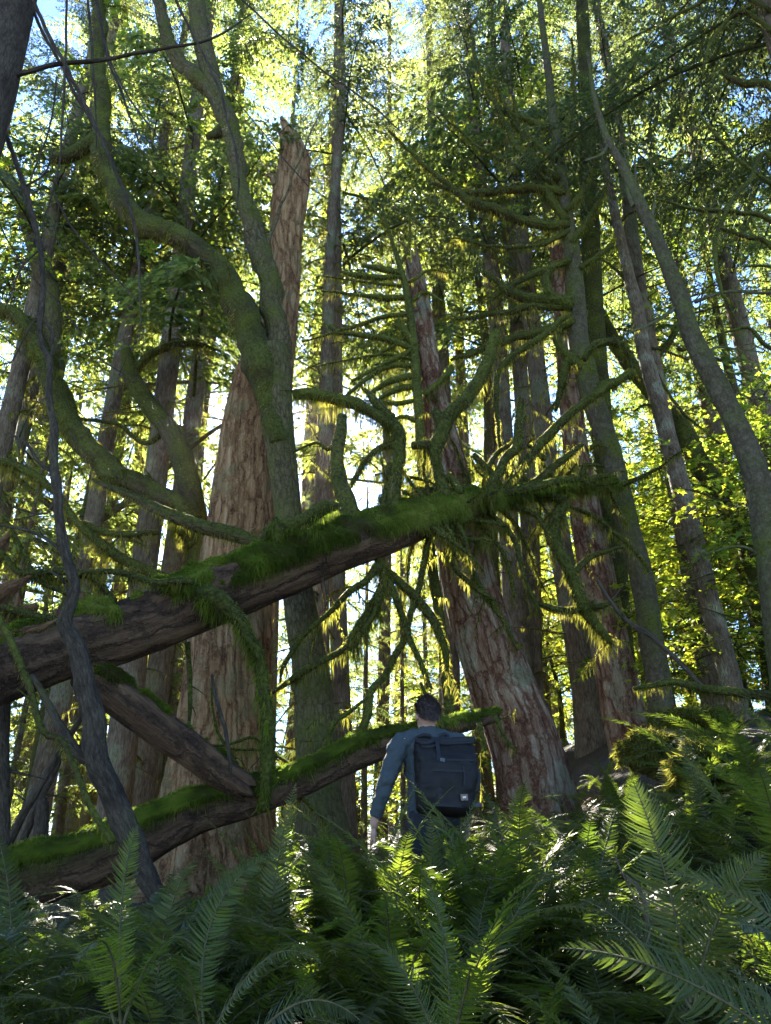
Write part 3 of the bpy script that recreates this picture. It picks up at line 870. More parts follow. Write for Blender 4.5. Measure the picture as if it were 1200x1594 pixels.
# ---- leaning maple on the left with the sweeping mossy limb
root, A = trunk(('sweeping_maple', 'leaning mossy maple left of the giant snag with long sweeping limbs', 'maple tree'),
    [(345, 1080, 44), (325, 960, 42), (312, 880, 40), (303, 800, 38), (296, 765, 34), (284, 715, 32), (262, 668, 30), (230, 628, 28), (205, 585, 24), (197, 545, 16)], 11.1, 'mossbark', .6, 18, .06, .1, dens=420, lump=.2, L=(.03, .09))
limb(root, [(302, 812, 30), (285, 790, 36), (262, 778, 40), (215, 757, 44), (165, 728, 46), (125, 685, 46), (100, 640, 44), (82, 590, 40), (62, 545, 36), (40, 510, 34), (15, 488, 28), (-20, 470, 24)], 10.7, 'mossbark', .6, 620, 18, .05, .10, 9, 'limb', (.03, .13), .010, 1.3, lump=.6, rough=.2, wf=1.8, wk=.74, tl=(.3, 1.), tr=.010, label='thick sweeping limb hung with dark moss')
limb(root, [(88, 610, 24), (84, 560, 28), (80, 520, 30), (74, 440, 30), (58, 400, 28), (38, 340, 26), (18, 290, 24), (-10, 230, 22)], 11.0, 'maple', .45, 160, 14, .06, .08, 5, 'limb', lump=.4, rough=.2, wf=1.8, wk=.8, tl=(.3, .9), tr=.010)
limb(root, [(203, 590, 12), (220, 565, 13), (245, 546, 13), (280, 537, 12), (312, 536, 8), (335, 545, 4)], 11.1, 'mossbark', 1, 420, 9, .05, .02, 1, 'branch', (.03, .12), hang=1.4)
limb(root, [(275, 905, 13), (235, 890, 16), (190, 870, 17), (155, 845, 16), (120, 812, 12), (95, 775, 10), (50, 738, 14), (15, 722, 14), (-30, 715, 12)], 10.5, 'mossbark', 1, 480, 12, .06, .03, 2, 'branch', (.03, .13), hang=1.4)
limb(root, [(130, 815, 10), (160, 828, 12), (200, 832, 11), (245, 829, 8)], 10.5, 'mossbark', 1, 420, 9, .06, .02, 1, 'branch', (.03, .12))
limb(root, [(300, 850, 12), (278, 820, 18), (268, 815, 4)], 10.9, 'mossbark', 1, 700, 9, .04, 0, 0, 'branch', (.05, .15), hang=1.6)
limb(root, [(260, 668, 10), (225, 690, 8), (180, 660, 7), (110, 650, 5)], 11.3, 'mossbark', .8, 260, 8, .06, .03, 2, 'branch')

# ---- top-left corner trunk with drooping dead twigs
A0 = trace([(-150, 900, 92), (-110, 560, 84), (-60, 300, 78), (-22, 170, 72), (10, 40, 66), (34, -60, 62), (60, -160, 58)], 5.0)
cr = thing('corner_tree', 'dark trunk crossing the top left corner with thin drooping bare twigs', 'tree', (A0[0, 0], A0[0, 1], gz(A0[0, 0], A0[0, 1])))
mb = MB()
A1 = spline(base_ext(A0), .08)
tube(mb, A1, 30, .05, .03, moss=.1)
mb.build('trunk', [M['dark']], cr)
for pts, Yb in (([(-5, 124, 9), (45, 112, 8), (90, 100, 8), (160, 92, 7), (260, 75, 5), (330, 60, 4), (392, 22, 2)], 5.0),
            ([(30, -60, 7), (62, 25, 6), (98, 95, 6), (150, 200, 6), (190, 290, 5), (210, 350, 5), (218, 450, 3), (218, 530, 2)], 4.9),
            ([(40, -40, 6), (60, 38, 5), (92, 95, 5), (125, 160, 5), (152, 205, 4), (185, 240, 3)], 5.1),
            ([(105, -60, 4), (102, 60, 4), (98, 180, 4), (88, 280, 3), (62, 360, 2)], 4.8), ([(133, -50, 4), (142, 60, 4), (148, 160, 3), (150, 230, 2)], 5.2),
            ([(142, -50, 5), (165, 80, 4), (192, 150, 4), (215, 220, 2)], 5.3), ([(255, -40, 4), (292, 40, 4), (335, 125, 4), (362, 215, 4), (370, 290, 3), (366, 340, 2)], 5.0),
            ([(355, -20, 3), (430, 50, 3), (500, 108, 3), (560, 150, 3), (625, 205, 2)], 5.4), ([(150, 10, 3), (170, 90, 3), (200, 150, 3), (255, 230, 2), (310, 350, 2)], 5.2),
            ([(88, 120, 3), (78, 200, 3), (52, 270, 3), (40, 320, 2)], 5.0), ([(78, 290, 3), (110, 350, 3), (170, 420, 2), (215, 470, 2)], 5.3),
            ([(-10, 330, 3), (40, 420, 2), (90, 470, 2), (160, 560, 2), (230, 600, 2)], 6.0), ([(260, -30, 3), (320, 90, 2), (420, 220, 2), (480, 290, 2)], 5.6)):
    limb(cr, pts, Yb, 'dark', .25, 0, 6, .06, .015, 2, 'branch', tl=(.15, .5), tr=.004)

# ---- dark dead sapling, twisting down the left side in front of the log
root, A = trunk(('dead_sapling', 'dark twisted dead sapling standing before the left end of the fallen log', 'dead tree'),
    [(290, 1480, 27), (262, 1425, 28), (226, 1360, 31), (200, 1295, 33), (172, 1235, 35), (150, 1180, 36), (145, 1120, 34), (132, 1062, 30), (120, 1010, 26), (102, 972, 22), (110, 940, 18), (116, 915, 16), (109, 885, 15), (98, 848, 14), (92, 800, 13), (90, 765, 13), (83, 718, 12), (84, 670, 11), (76, 612, 10), (77, 565, 9), (62, 522, 8), (67, 450, 8), (64, 398, 8), (54, 350, 8), (40, 300, 8), (22, 245, 7), (2, 188, 6), (-14, 120, 4)],
    5.3, 'dark', .35, 16, .04, .26, dens=40, lump=.35, L=(.01, .035))
for pts in ([(75, 565, 6), (82, 540, 5), (75, 510, 4), (50, 500, 3), (20, 560, 2)], [(82, 735, 6), (60, 720, 5), (40, 690, 5), (15, 673, 3)], [(88, 770, 5), (70, 800, 4), (20, 790, 3)], [(100, 860, 6), (70, 838, 5), (30, 822, 5), (-20, 812, 4)],
            [(150, 1190, 22), (120, 1170, 18), (92, 1130, 14), (68, 1088, 11), (50, 1050, 7)], [(110, 940, 5), (98, 905, 4), (80, 890, 3)], [(92, 790, 3), (105, 840, 4), (112, 880, 3)], [(40, 290, 4), (70, 270, 3), (85, 230, 2)], [(60, 390, 3), (30, 420, 3), (8, 480, 2)]):
    limb(root, pts, 5.3, 'dark', .3, 12, 8, .05, .02, 1, 'branch', (.01, .04))
def snag_stick(name, label, pts, Y, mat='mossbark', dens=80, moss=.5, cat='dead branch', seg=10, L=(.015, .045), jag=.03, tw=2):
    A = spline(trace(pts, Y), .05)
    wiggle(A, .02)
    mb = MB()
    P0 = A[0, :3]
    r = thing(name, label, cat, P0)
    f = tube(mb, A, seg, .12, moss=moss, lump=.15, jag=jag)
    if dens:
        strands(mb, A, f, dens, L, .007)
    mb.build('stem', [M[mat], M['moss']], r)
    for k in range(tw):
        i = rng.integers(len(A) // 5, len(A) - 1)
        d = unit(f[0][i] * .4 + rng.normal(0, .7, 3))
        b = spline(curve_branch(A[i, :3], d, rng.uniform(.12, .4), A[i, 3] * .4, .3, .25, 6), .05)
        m2 = MB()
        tube(m2, b, 5, .1, moss=moss)
        m2.build('twig', [M[mat], M['moss']], r)
    return r
snag_stick('fallen_branch', 'sunlit mossy branch slanting down in front of the log at the far left', [(175, 1312, 9), (137, 1252, 10), (116, 1200, 10), (95, 1152, 10), (66, 1140, 10), (45, 1062, 11), (20, 1005, 11), (-3, 958, 11), (-20, 900, 9)], 4.9, dens=150)
snag_stick('dead_pole', 'dark bare pole standing at the left picture edge under the log', [(5, 1345, 20), (4, 1250, 18), (6, 1150, 18), (8, 1080, 17), (12, 1020, 14)], 6.6, 'dark', 0, .1)
snag_stick('dead_pole', 'thin dark pole leaning right beneath the left end of the log', [(8, 1325, 12), (40, 1262, 13), (74, 1205, 12), (100, 1160, 11), (130, 1110, 8)], 7.4, 'dark', 0, .2)
snag_stick('dead_pole', 'second thin dark pole leaning beside the bright gap at lower left', [(28, 1330, 11), (55, 1256, 12), (78, 1215, 11), (95, 1180, 9)], 8.0, 'dark', 0, .2)
snag_stick('rotten_stump', 'small broken stump standing in the bright gap at lower left', [(62, 1345, 26), (64, 1300, 24), (66, 1262, 20), (68, 1248, 14)], 8.0, 'dark', 0, .2, 'stump', jag=.1, tw=0)
snag_stick('hanging_branch', 'thin dead stick hanging between the slanting log and the low log', [(330, 1050, 4), (337, 1090, 6), (347, 1130, 6), (358, 1190, 5), (356, 1215, 3)], 6.6, 'dark', 0, .2)
snag_stick('hanging_branch', 'shaggy dead stick dangling under the fallen tree by the red bark', [(292, 1000, 8), (294, 1045, 8), (296, 1095, 7), (294, 1130, 5)], 7.2, 'mossbark', 120, .6)
snag_stick('fallen_branch', 'dark knobbly dead branch slanting through the right bank ferns', [(1100, 1075, 7), (1055, 1030, 8), (1015, 992, 8), (975, 966, 7), (950, 935, 6), (932, 905, 5)], 8.0, 'dark', 0, .1, tw=4)
snag_stick('fallen_branch', 'mossy curved branch lying across the top of the right bank', [(985, 1072, 5), (1020, 1066, 9), (1050, 1060, 11), (1090, 1070, 12), (1140, 1078, 14), (1215, 1084, 16)], 7.4, 'mossbark', 420, 1, L=(.02, .07))
snag_stick('fallen_branch', 'pale bare stick poking out of the ferns right of the person', [(1005, 1500, 8), (1008, 1440, 8), (1002, 1400, 8), (985, 1370, 7), (970, 1360, 4)], 2.7, 'fir', 0, .0)

# ---- right-hand trees
root, A = trunk(('branchy_hemlock', 'tall trunk with many mossy bare branches sweeping up to the left', 'hemlock tree'),
    [(1030, 1110, 40), (1025, 1060, 38), (1015, 1005, 37), (1000, 905, 35), (975, 810, 34), (950, 705, 33), (922, 620, 33), (908, 560, 33), (900, 530, 32), (895, 450, 28), (890, 390, 24), (880, 325, 20), (870, 250, 17), (860, 175, 14), (852, 100, 11), (842, 20, 9), (835, -60, 7)], 10.0, 'alder', .55, 26, .06, .06, .03, dens=170, lump=.1, L=(.02, .08))
for pts in ([(882, 345, 10), (850, 300, 11), (815, 245, 9), (780, 180, 7), (748, 122, 5), (735, 55, 4)], [(885, 350, 12), (850, 350, 13), (800, 338, 13), (745, 318, 12), (700, 292, 8), (655, 255, 5), (605, 205, 3)],
            [(880, 300, 10), (840, 295, 11), (780, 297, 10), (730, 300, 8), (675, 286, 4)], [(870, 280, 9), (835, 250, 10), (810, 200, 7), (798, 150, 4)], [(866, 250, 9), (836, 225, 9), (800, 190, 6), (770, 130, 4)],
            [(872, 240, 7), (890, 200, 6), (893, 130, 4), (890, 60, 2)], [(880, 330, 9), (905, 300, 8), (920, 240, 5), (925, 190, 3)], [(890, 380, 9), (910, 345, 8), (935, 310, 6), (945, 280, 4)], [(855, 200, 8), (830, 190, 9), (800, 178, 6), (775, 172, 4)],
            [(893, 475, 12), (850, 468, 14), (805, 458, 13), (770, 440, 10), (755, 425, 8)], [(893, 500, 12), (850, 515, 12), (790, 530, 10), (740, 548, 8), (700, 560, 4)], [(890, 470, 11), (862, 462, 12), (848, 435, 11), (860, 415, 8), (890, 405, 5)],
            [(890, 480, 9), (830, 478, 9), (770, 490, 7), (710, 496, 4)], [(888, 405, 9), (850, 420, 9), (800, 440, 7), (760, 470, 4)], [(900, 560, 10), (880, 550, 11), (868, 525, 10), (880, 505, 8), (895, 500, 5)], [(905, 575, 11), (885, 560, 12), (875, 600, 9), (865, 640, 4)],
            [(900, 420, 8), (935, 395, 7), (955, 380, 4)], [(945, 700, 7), (930, 690, 6), (915, 700, 4)], [(958, 745, 10), (925, 745, 12), (905, 760, 8)], [(885, 360, 7), (840, 380, 6), (780, 385, 4), (700, 370, 2)], [(876, 300, 6), (830, 270, 6), (760, 240, 4), (690, 180, 2)], [(920, 610, 9), (935, 600, 10), (955, 596, 10)]):
    limb(root, pts, 9.9, 'mossbark', .95, 260, 9, .06, .05, 5, 'branch', (.03, .10), .010, 1.3, tl=(.2, .8), wk=1.3)
root, A = trunk(('mossy_tree', 'straight moss green trunk just behind the branchy hemlock', 'tree'),
    [(975, 1120, 40), (962, 950, 36), (950, 800, 34), (936, 650, 32), (926, 530, 31), (920, 400, 29), (916, 280, 26), (912, 150, 22), (905, 0, 18), (900, -80, 16)], 11.5, 'mossbark', .6, 24, .07, .08, dens=200, lump=.1)
root, A = trunk(('rotting_cedar', 'thick rotting red brown trunk left of the branchy hemlock', 'cedar tree'),
    [(990, 1180, 76), (972, 1120, 64), (955, 1040, 58), (938, 950, 54), (922, 860, 50), (908, 780, 44), (895, 690, 36), (886, 600, 32), (878, 520, 28), (872, 440, 24), (866, 380, 20)], 11.2, 'leancedar', .35, 40, .06, .09, .07, 12, flute=.12, jag=.3)
root, A = trunk(('edge_alder', 'lichen spotted leaning trunk at the right picture edge', 'alder tree'),
    [(1232, 1130, 42), (1215, 1010, 41), (1203, 905, 40), (1190, 810, 40), (1174, 730, 38), (1148, 665, 34), (1114, 595, 32), (1080, 530, 28), (1062, 475, 26), (1034, 400, 22), (1000, 325, 18), (970, 260, 14), (945, 215, 10), (925, 150, 7), (915, 80, 4)], 8.0, 'alder', .5, 28, .06, .08, .03, dens=180, lump=.08)
for pts in ([(975, 265, 8), (985, 320, 6), (990, 240, 3)], [(1010, 345, 7), (1018, 320, 6), (1021, 300, 3)], [(1065, 470, 7), (1020, 500, 6), (975, 520, 3)], [(1082, 470, 6), (1130, 455, 6), (1215, 458, 4)], [(1150, 670, 5), (1145, 615, 4), (1170, 620, 3), (1210, 625, 2)], [(1098, 560, 5), (1118, 540, 4), (1190, 548, 2)], [(950, 220, 6), (935, 240, 5), (910, 250, 3)], [(1195, 870, 5), (1150, 850, 4), (1100, 862, 2)]):
    limb(root, pts, 8.0, 'alder', .4, 60, 7, .06, .03, 2, 'branch', tl=(.2, .6))
root, A = trunk(('slender_fir', 'slender straight fir trunk leaning left before the bright green leaves', 'fir tree'),
    [(1140, 1075, 33), (1130, 1030, 32), (1105, 940, 31), (1080, 840, 30), (1055, 740, 28), (1026, 630, 25), (1002, 545, 21), (992, 480, 19), (978, 425, 17), (960, 345, 14), (942, 260, 11), (930, 180, 8)], 11.0, 'fir', .3, 22, .07, .05, dens=40, L=(.02, .06))
for pts in ([(1003, 550, 6), (1040, 610, 6), (1070, 650, 5), (1120, 690, 3)], [(1000, 540, 6), (1030, 545, 5), (1070, 560, 3)], [(985, 450, 6), (960, 420, 5), (940, 405, 3)], [(1030, 640, 5), (1005, 630, 4), (985, 640, 2)], [(1060, 760, 5), (1100, 770, 4), (1140, 800, 2)], [(960, 350, 4), (990, 330, 4), (1030, 335, 2)]):
    limb(root, pts, 11.0, 'mossbark', .8, 160, 6, .07, .03, 1, 'branch', hang=1.3)
root, A = trunk(('lumpy_maple', 'lumpy sunlit mossy trunk among the bright leaves at the right', 'maple tree'),
    [(1215, 1080, 46), (1200, 980, 42), (1188, 910, 38), (1168, 850, 37), (1130, 775, 35), (1088, 722, 33), (1052, 655, 30), (1020, 612, 27), (990, 578, 24), (960, 540, 20), (930, 480, 15)], 13.0, 'mossbark', .9, 20, .08, .14, dens=330, lump=.4, L=(.03, .10))
limb(root, [(1010, 600, 12), (1020, 560, 12), (1050, 520, 10), (1060, 470, 7)], 13.0, 'mossbark', .9, 240, 9, .08, .03, 1, 'branch')
limb(root, [(1095, 730, 14), (1080, 700, 16), (1090, 690, 9)], 13.0, 'mossbark', .9, 240, 9, .06, .03, 0, 'branch')
root, A = trunk(('reaching_tree', 'dark tree just beyond the right picture edge reaching curved branches into view', 'tree'),
    [(1330, 1050, 70), (1310, 800, 62), (1290, 560, 54), (1272, 330, 46), (1255, 130, 38), (1240, -60, 30)], 7.5, 'fir', .4, 20, .08, .06, dens=60)
for pts in ([(1285, 470, 9), (1200, 245, 8), (1165, 285, 8), (1138, 315, 8), (1120, 350, 7), (1113, 400, 7), (1122, 450, 6), (1145, 495, 3)], [(1262, 200, 14), (1200, 135, 12), (1160, 130, 12), (1125, 120, 6)], [(1280, 420, 9), (1200, 345, 8), (1150, 330, 7), (1080, 325, 6), (1020, 310, 3)], [(1285, 500, 9), (1200, 385, 8), (1160, 368, 7), (1120, 355, 5)],
            [(1255, 100, 9), (1190, 40, 8), (1150, 20, 7), (1110, 60, 5), (1090, 120, 3)], [(1290, 560, 8), (1200, 540, 7), (1160, 510, 5), (1100, 530, 3)], [(1270, 330, 8), (1190, 280, 6), (1130, 230, 5), (1080, 170, 3)], [(1290, 480, 6), (1210, 420, 5), (1160, 415, 3)], [(1250, 50, 8), (1140, -10, 7), (1060, 20, 5), (980, 60, 3)]):
    limb(root, pts, 7.3, 'mossbark', .7, 120, 8, .06, .03, 3, 'branch', (.02, .07), tl=(.2, .8))

# ---- mossy mounds on the right bank
def mound(name, label, px, py, Y, r, cat, squash=.75, seed=3):
    c, d = at(px, py, Y)
    R = r * d / FPX
    n, k = 18, 28
    ph = np.linspace(0, PI, n)
    th = np.linspace(0, 2 * PI, k, endpoint=False)
    dirs = np.stack([np.sin(ph)[:, None] * np.cos(th), np.sin(ph)[:, None] * np.sin(th), np.repeat(np.cos(ph)[:, None], k, 1)], -1)
    rad = R * (1 + .55 * fbm(dirs.reshape(-1, 3) * 2.4, 4, seed).reshape(n, k))
    V = c + dirs * rad[..., None] * np.array([1.45, 1, squash])
    i = np.arange(n - 1)[:, None] * k
    a = np.arange(k)[None]
    b = (a + 1) % k
    F = np.stack([i + a, i + k + a, i + k + b, i + b], -1).reshape(-1, 4)
    g = gz(c[0], c[1])
    root = thing(name, label, cat, (c[0], c[1], g))
    mb = MB()
    mb.add(V.reshape(-1, 3), [F], 0, moss=1)
    mb.build('core', [M['mossbark']], root)
    m = 9000
    q = unit(rng.normal(0, 1, (m, 3)))
    q = q[q[:, 2] > -.5]
    rr = R * (1 + .55 * fbm(q * 2.4, 4, seed))
    p = c + q * rr[:, None] * np.array([1.45, 1, squash])
    m = len(p)
    ln = rng.uniform(.03, .08, m)
    d_ = unit(q * .5 + np.array([0, 0, -.55]) + rng.normal(0, .3, (m, 3)))
    sd = unit(np.cross(d_, rng.normal(0, 1, (m, 3)))) * .006
    V = np.stack([p - q * .008 - sd, p - q * .008 + sd, p + d_ * ln[:, None]], 1).reshape(-1, 3)
    mb = MB()
    mb.add(V, [np.arange(m)[:, None] * 3 + np.arange(3)[None]], 0, var=np.repeat(rng.uniform(0, 1, m), 3), smooth=False)
    mb.build('moss', [M['moss']], root)
    return root
mound('mossy_stump', 'round moss capped stump at the foot of the branchy hemlock', 1018, 1172, 7.6, 36, 'stump', .9, 3)
mound('mossy_boulder', 'moss covered boulder on the right bank between ferns', 1108, 1205, 6.6, 46, 'boulder', .95, 8)
mound('mossy_boulder', 'low moss hump on top of the right bank under the curved branch', 1078, 1125, 8.2, 40, 'boulder', .6, 14)

# ---- background forest -----------------------------------------------------
TYPES = []
for k in range(5):
    H = (27, 30, 24, 28, 22)[k]
    tm = tree_trunk_mesh(H, .22, 300 + k, 58)
    cm = crown_mesh(H, (1.6, 4.5, .9, 7.0, .5)[k], (62, 58, 68, 50, 66)[k], (3.0, 3.3, 2.8, 3.6, 2.5)[k], BOUGHS, 400 + k)
    to = tm.build('trunk', [M['fir'], M['moss']])
    co = cm.build('crown', [M['needle'], M['mossbark']])
    TYPES.append((to, co))
_used = set()
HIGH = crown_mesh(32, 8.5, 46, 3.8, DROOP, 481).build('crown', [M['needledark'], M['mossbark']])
SPARSE = crown_mesh(30, 5.5, 46, 3.0, BOUGHS, 480).build('crown', [M['needle'], M['mossbark']])
def bg_tree(px, Y, kind, label, sc=1.0, rw=1.0, lean=(0, 0), crown=True, sparse=False, name='conifer_tree', group='tall conifers in the forest behind', py=1000):
    p, d = at(px, py, Y)
    x = p[0]
    root = thing(name, label, 'conifer', (x, Y, gz(x, Y)), group)
    root.rotation_euler = (lean[0], lean[1], rng.uniform(0, 2 * PI))
    pair = (TYPES[kind][0], HIGH) if px == 546 else (TYPES[kind][0], SPARSE) if sparse else TYPES[kind][:2 if crown else 1]
    for src in pair:
        key = src.name
        if src not in _used:
            o = src
            _used.add(src)
        else:
            o = src.copy()
            COL.objects.link(o)
        o.parent = root
        o.scale = (sc * rw, sc * rw, sc) if src is TYPES[kind][0] else (sc, sc, sc)
    return root
BG = [(546, 13, 3, 'speckled straight trunk between the maple and the mossy arched branch', 1.0, .72),
      (591, 17.5, 0, 'second straight trunk back, directly above the low log left of the person', 1, .65),
      (512, 12.2, 3, 'short dim trunk tucked right behind the forked maple', .8, .9),
      (253, 12.8, 3, 'reddish trunk rising behind the sweeping maple', .95, 1.0),
      (212, 11.8, 4, 'reddish sunlit trunk seen under the fallen tree at the left', 1, 1.0),
      (288, 15, 0, 'leafy conifer just left of the giant snag', 1, 1),
      (816, 14, 1, 'narrow trunk directly right of the leaning cedar', 1.0, .85),
      (905, 13, 3, 'brown trunk between the leaning cedar and the rotting cedar', .9, 1.05),
      (432, 18, 0, 'pale thin trunk between the giant snag and the forked maple', 1, .7),
      (742, 18, 0, 'conifer behind the tall crooked log branch', 1, .8),
      (705, 20, 2, 'thin conifer behind the leaning cedar top', 1, .6),
      (640, 24, 1, 'far conifer in line with the person', 1.05, 1.1),
      (860, 24, 0, 'far conifer behind the hanging shaggy branch', 1, 1.0),
      (470, 26, 2, 'far conifer hidden behind the forked maple stem', 1.1, 1),
      (965, 19, 0, 'conifer behind the moss green trunk at the right', 1, 1),
      (1058, 26, 1, 'far conifer above the bright leafy thicket', 1, 1),
      (1110, 20, 2, 'dense conifer right of the slender fir', 1, 1),
      (1195, 17, 0, 'conifer behind the lichen spotted edge trunk', 1, 1),
      (1140, 34, 3, 'very far conifer at the right', 1.1, 1),
      (150, 16, 0, 'leafy conifer behind the sweeping limb at the left', 1, 1),
      (82, 21, 2, 'conifer seen behind the dark dead sapling', 1, 1),
      (15, 15, 4, 'bushy conifer at the left picture edge', 1.15, 1),
      (-70, 13, 0, 'conifer just beyond the left picture edge', 1, 1),
      (350, 30, 1, 'far conifer straight behind the giant snag', 1.1, 1),
      (525, 34, 0, 'very far conifer behind the speckled trunk', 1.1, 1),
      (780, 32, 2, 'very far conifer behind the slender arching branch', 1.2, 1),
      (1290, 14, 3, 'dense conifer just beyond the right picture edge', 1.1, 1),
      (1330, 20, 1, 'conifer farther beyond the right picture edge', 1, 1),
      (-40, 25, 1, 'far conifer at the left edge of the forest', 1, 1),
      (610, 40, 2, 'farthest conifer in the middle gap', 1.3, 1),
      (920, 36, 0, 'very far conifer behind the rotting cedar', 1.1, 1),
      (400, 42, 0, 'farthest conifer behind the forked maple', 1.2, 1),
      (690, 44, 1, 'farthest conifer behind the leaning cedar', 1.2, 1),
      (270, 40, 3, 'farthest conifer left of the giant snag', 1.2, 1),
      (1010, 46, 1, 'farthest conifer behind the slender fir', 1.2, 1),
      (1230, 40, 2, 'farthest conifer at the right', 1.2, 1),
      (830, 48, 1, 'farthest conifer behind the narrow trunk', 1.2, 1)]
for px, Y, k, lab, sc, rw in BG:
    bg_tree(px, Y, k, lab, sc * (1.3 if Y < 21 else .68), rw * (.8 if Y < 21 else 1.3), crown=px not in (432, 512), sparse=px in (591, 288, 470, 350, 525, 400, 610, 965, 1110, 1195, 1058, 816, 705, 742, 640, 690, 780, 1140, 1010, 205, 212), lean=(rng.normal(0, .012), rng.normal(0, .015)))

# young hemlocks filling the gaps low between the trunks
for px, Y, sc, lab in ((60, 13.5, .36, 'young hemlock behind the dark dead sapling'), (140, 14.5, .40, 'young hemlock under the sweeping limb'), (215, 14, .34, 'young hemlock beside the reddish sunlit trunk'), (272, 13.5, .36, 'young hemlock left of the giant snag base'), (330, 17, .42, 'young hemlock straight behind the giant snag'), (475, 15, .36, 'young hemlock between the forked maple and the speckled trunk'),
                       (570, 16, .38, 'young hemlock right of the speckled trunk'), (625, 14.5, .30, 'young hemlock behind the head of the person'), (735, 16, .36, 'young hemlock behind the hanging branches'), (845, 17, .38, 'young hemlock right of the narrow trunk'), (10, 11.5, .36, 'young hemlock at the left picture edge'), (520, 20, .5, 'taller young hemlock far behind the fallen tree'),
                       (660, 21, .5, 'taller young hemlock far behind the leaning cedar'), (420, 21, .5, 'taller young hemlock behind the forked maple'), (175, 19, .5, 'taller young hemlock far at the left'), (960, 17, .4, 'young hemlock behind the rotting cedar'), (780, 21, .5, 'taller young hemlock behind the log tip tangle')):
    bg_tree(px, Y, 4 if sc < .4 else 2, lab, sc, .8, name='young_hemlock', group='young hemlocks low between the trunks')
# near cedars with fine drooping sprays, trunks mostly out of view
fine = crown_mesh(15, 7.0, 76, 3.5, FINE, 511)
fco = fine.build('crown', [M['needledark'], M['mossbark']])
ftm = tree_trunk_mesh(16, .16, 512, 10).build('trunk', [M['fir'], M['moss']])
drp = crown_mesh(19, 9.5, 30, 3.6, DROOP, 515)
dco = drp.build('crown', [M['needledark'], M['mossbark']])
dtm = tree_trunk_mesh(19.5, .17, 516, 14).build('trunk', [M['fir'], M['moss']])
def mid_cedar(px, Y, label, sc=1., rz=0., first=[True]):
    p, d = at(px, 900, Y)
    root = thing('drooping_cedar', label, 'cedar tree', (p[0], Y, gz(p[0], Y)), 'cedars hanging dark sprays over the top')
    root.rotation_euler = (0, 0, rz)
    for src in (dco, dtm):
        o = src if first[0] else src.copy()
        if not first[0]:
            COL.objects.link(o)
        o.parent = root
        o.scale = (sc, sc, sc)
    first[0] = False
    return root
def near_cedar(x, y, label, sc=1.0, rz=0., first=[True], dz=0.):
    root = thing('drooping_cedar', label, 'cedar tree', (x, y, gz(x, y)), 'cedars hanging dark sprays over the top')
    root.rotation_euler = (0, 0, rz)
    for src in (fco, ftm):
        o = src if first[0] else src.copy()
        if not first[0]:
            COL.objects.link(o)
        o.parent = root
        o.scale = (sc, sc, sc)
    first[0] = False
    return root
near_cedar(6.0, 7.6, 'cedar hanging dark drooping sprays over the top right corner', 1.4, .4)
near_cedar(8.2, 9.6, 'cedar with dark sprays behind the edge alder', 1.4, 3.0)
for a in ((470, 19, 'cedar with dark drooping sprays at the top centre', 1.5, .3), (690, 16, 'cedar with pale drooping sprays right of the broken snag', 1.35, 1.7), (800, 13.5, 'cedar with dark sprays above the branchy hemlock', 1.3, 2.6),
          (930, 16, 'cedar with dark sprays behind the moss green tree', 1.25, 4.0), (1080, 13, 'dark cedar behind the slender fir top', 1.15, 5.1), (120, 12.5, 'cedar with sprays above the sweeping maple limb', 1.1, .9), (-60, 11, 'dark cedar beyond the upper left edge', 1.1, 2.2), (190, 17, 'cedar with drooping sprays left of the broken snag', 1.2, 3.3)):
    mid_cedar(*a)
# ---- broadleaf trees ---------------------------------------------------------
def leafy_crown(n, ex, seed, z0, z1, lo=.7):
    r = np.random.default_rng(seed)
    mb = MB()
    for i in range(n):
        u = unit(r.normal(0, 1, 3))
        rad = r.uniform(.25, 1) ** .6
        c = np.array([u[0] * ex * rad, u[1] * ex * rad, (z0 + z1) / 2 + u[2] * (z1 - z0) / 2 * rad])
        if fbm(c[None] * .9, 2, seed)[0] < -.18:
            continue
        yaw = math.atan2(u[1], u[0]) + r.uniform(-.7, .7)
        place(mb, SPRAYS[r.integers(4)], rotmat(yaw, r.uniform(-.4, .2), r.uniform(-.4, .4), r.uniform(.7, 1.25), c), dv=r.uniform(-.2, .2))
    return mb
def leafy_trunk(h, r0, seed, n=6):
    r = np.random.default_rng(seed)
    mb = MB()
    A = spline(np.array([[0, 0, -.3, r0 * 1.3], [.05, .0, h * .3, r0], [-.1, .1, h * .65, r0 * .7], [.1, 0, h, r0 * .25]]), .2)
    tube(mb, A, 9, .08, moss=.6)
    for k in range(n):
        i = r.integers(len(A) // 3, len(A))
        a = r.uniform(0, 2 * PI)
        b = spline(curve_branch(A[i, :3], (math.cos(a), math.sin(a), .6), h * r.uniform(.25, .45), A[i, 3] * .5, .3, .2, 6), .2)
        tube(mb, b, 5, .08, moss=.6)
    return mb
BL = []
for k, (ex, z0, z1, n, h, r0) in enumerate(((2.3, 2.2, 6.5, 150, 5.6, .07), (1.9, .5, 4.2, 130, 3.6, .05), (3.2, 9, 17, 160, 15, .16))):
    BL.append((leafy_trunk(h, r0, 700 + k).build('trunk', [M['maple']]), leafy_crown(n, ex, 720 + k, z0, z1).build('crown', [M['mapleleaf'], M['maple']])))
_blu = set()
def broadleaf(px, py, Y, kind, label, sc=1.0, name='vine_maple', cat='maple tree', group='bright leafy maples in the understory'):
    p, d = at(px, py, Y)
    root = thing(name, label, cat, (p[0], Y, gz(p[0], Y)), group)
    root.rotation_euler = (0, 0, rng.uniform(0, 6.28))
    for src in BL[kind]:
        if src in _blu:
            o = src.copy()
            COL.objects.link(o)
        else:
            o = src
            _blu.add(src)
        o.parent = root
        o.scale = (sc, sc, sc)
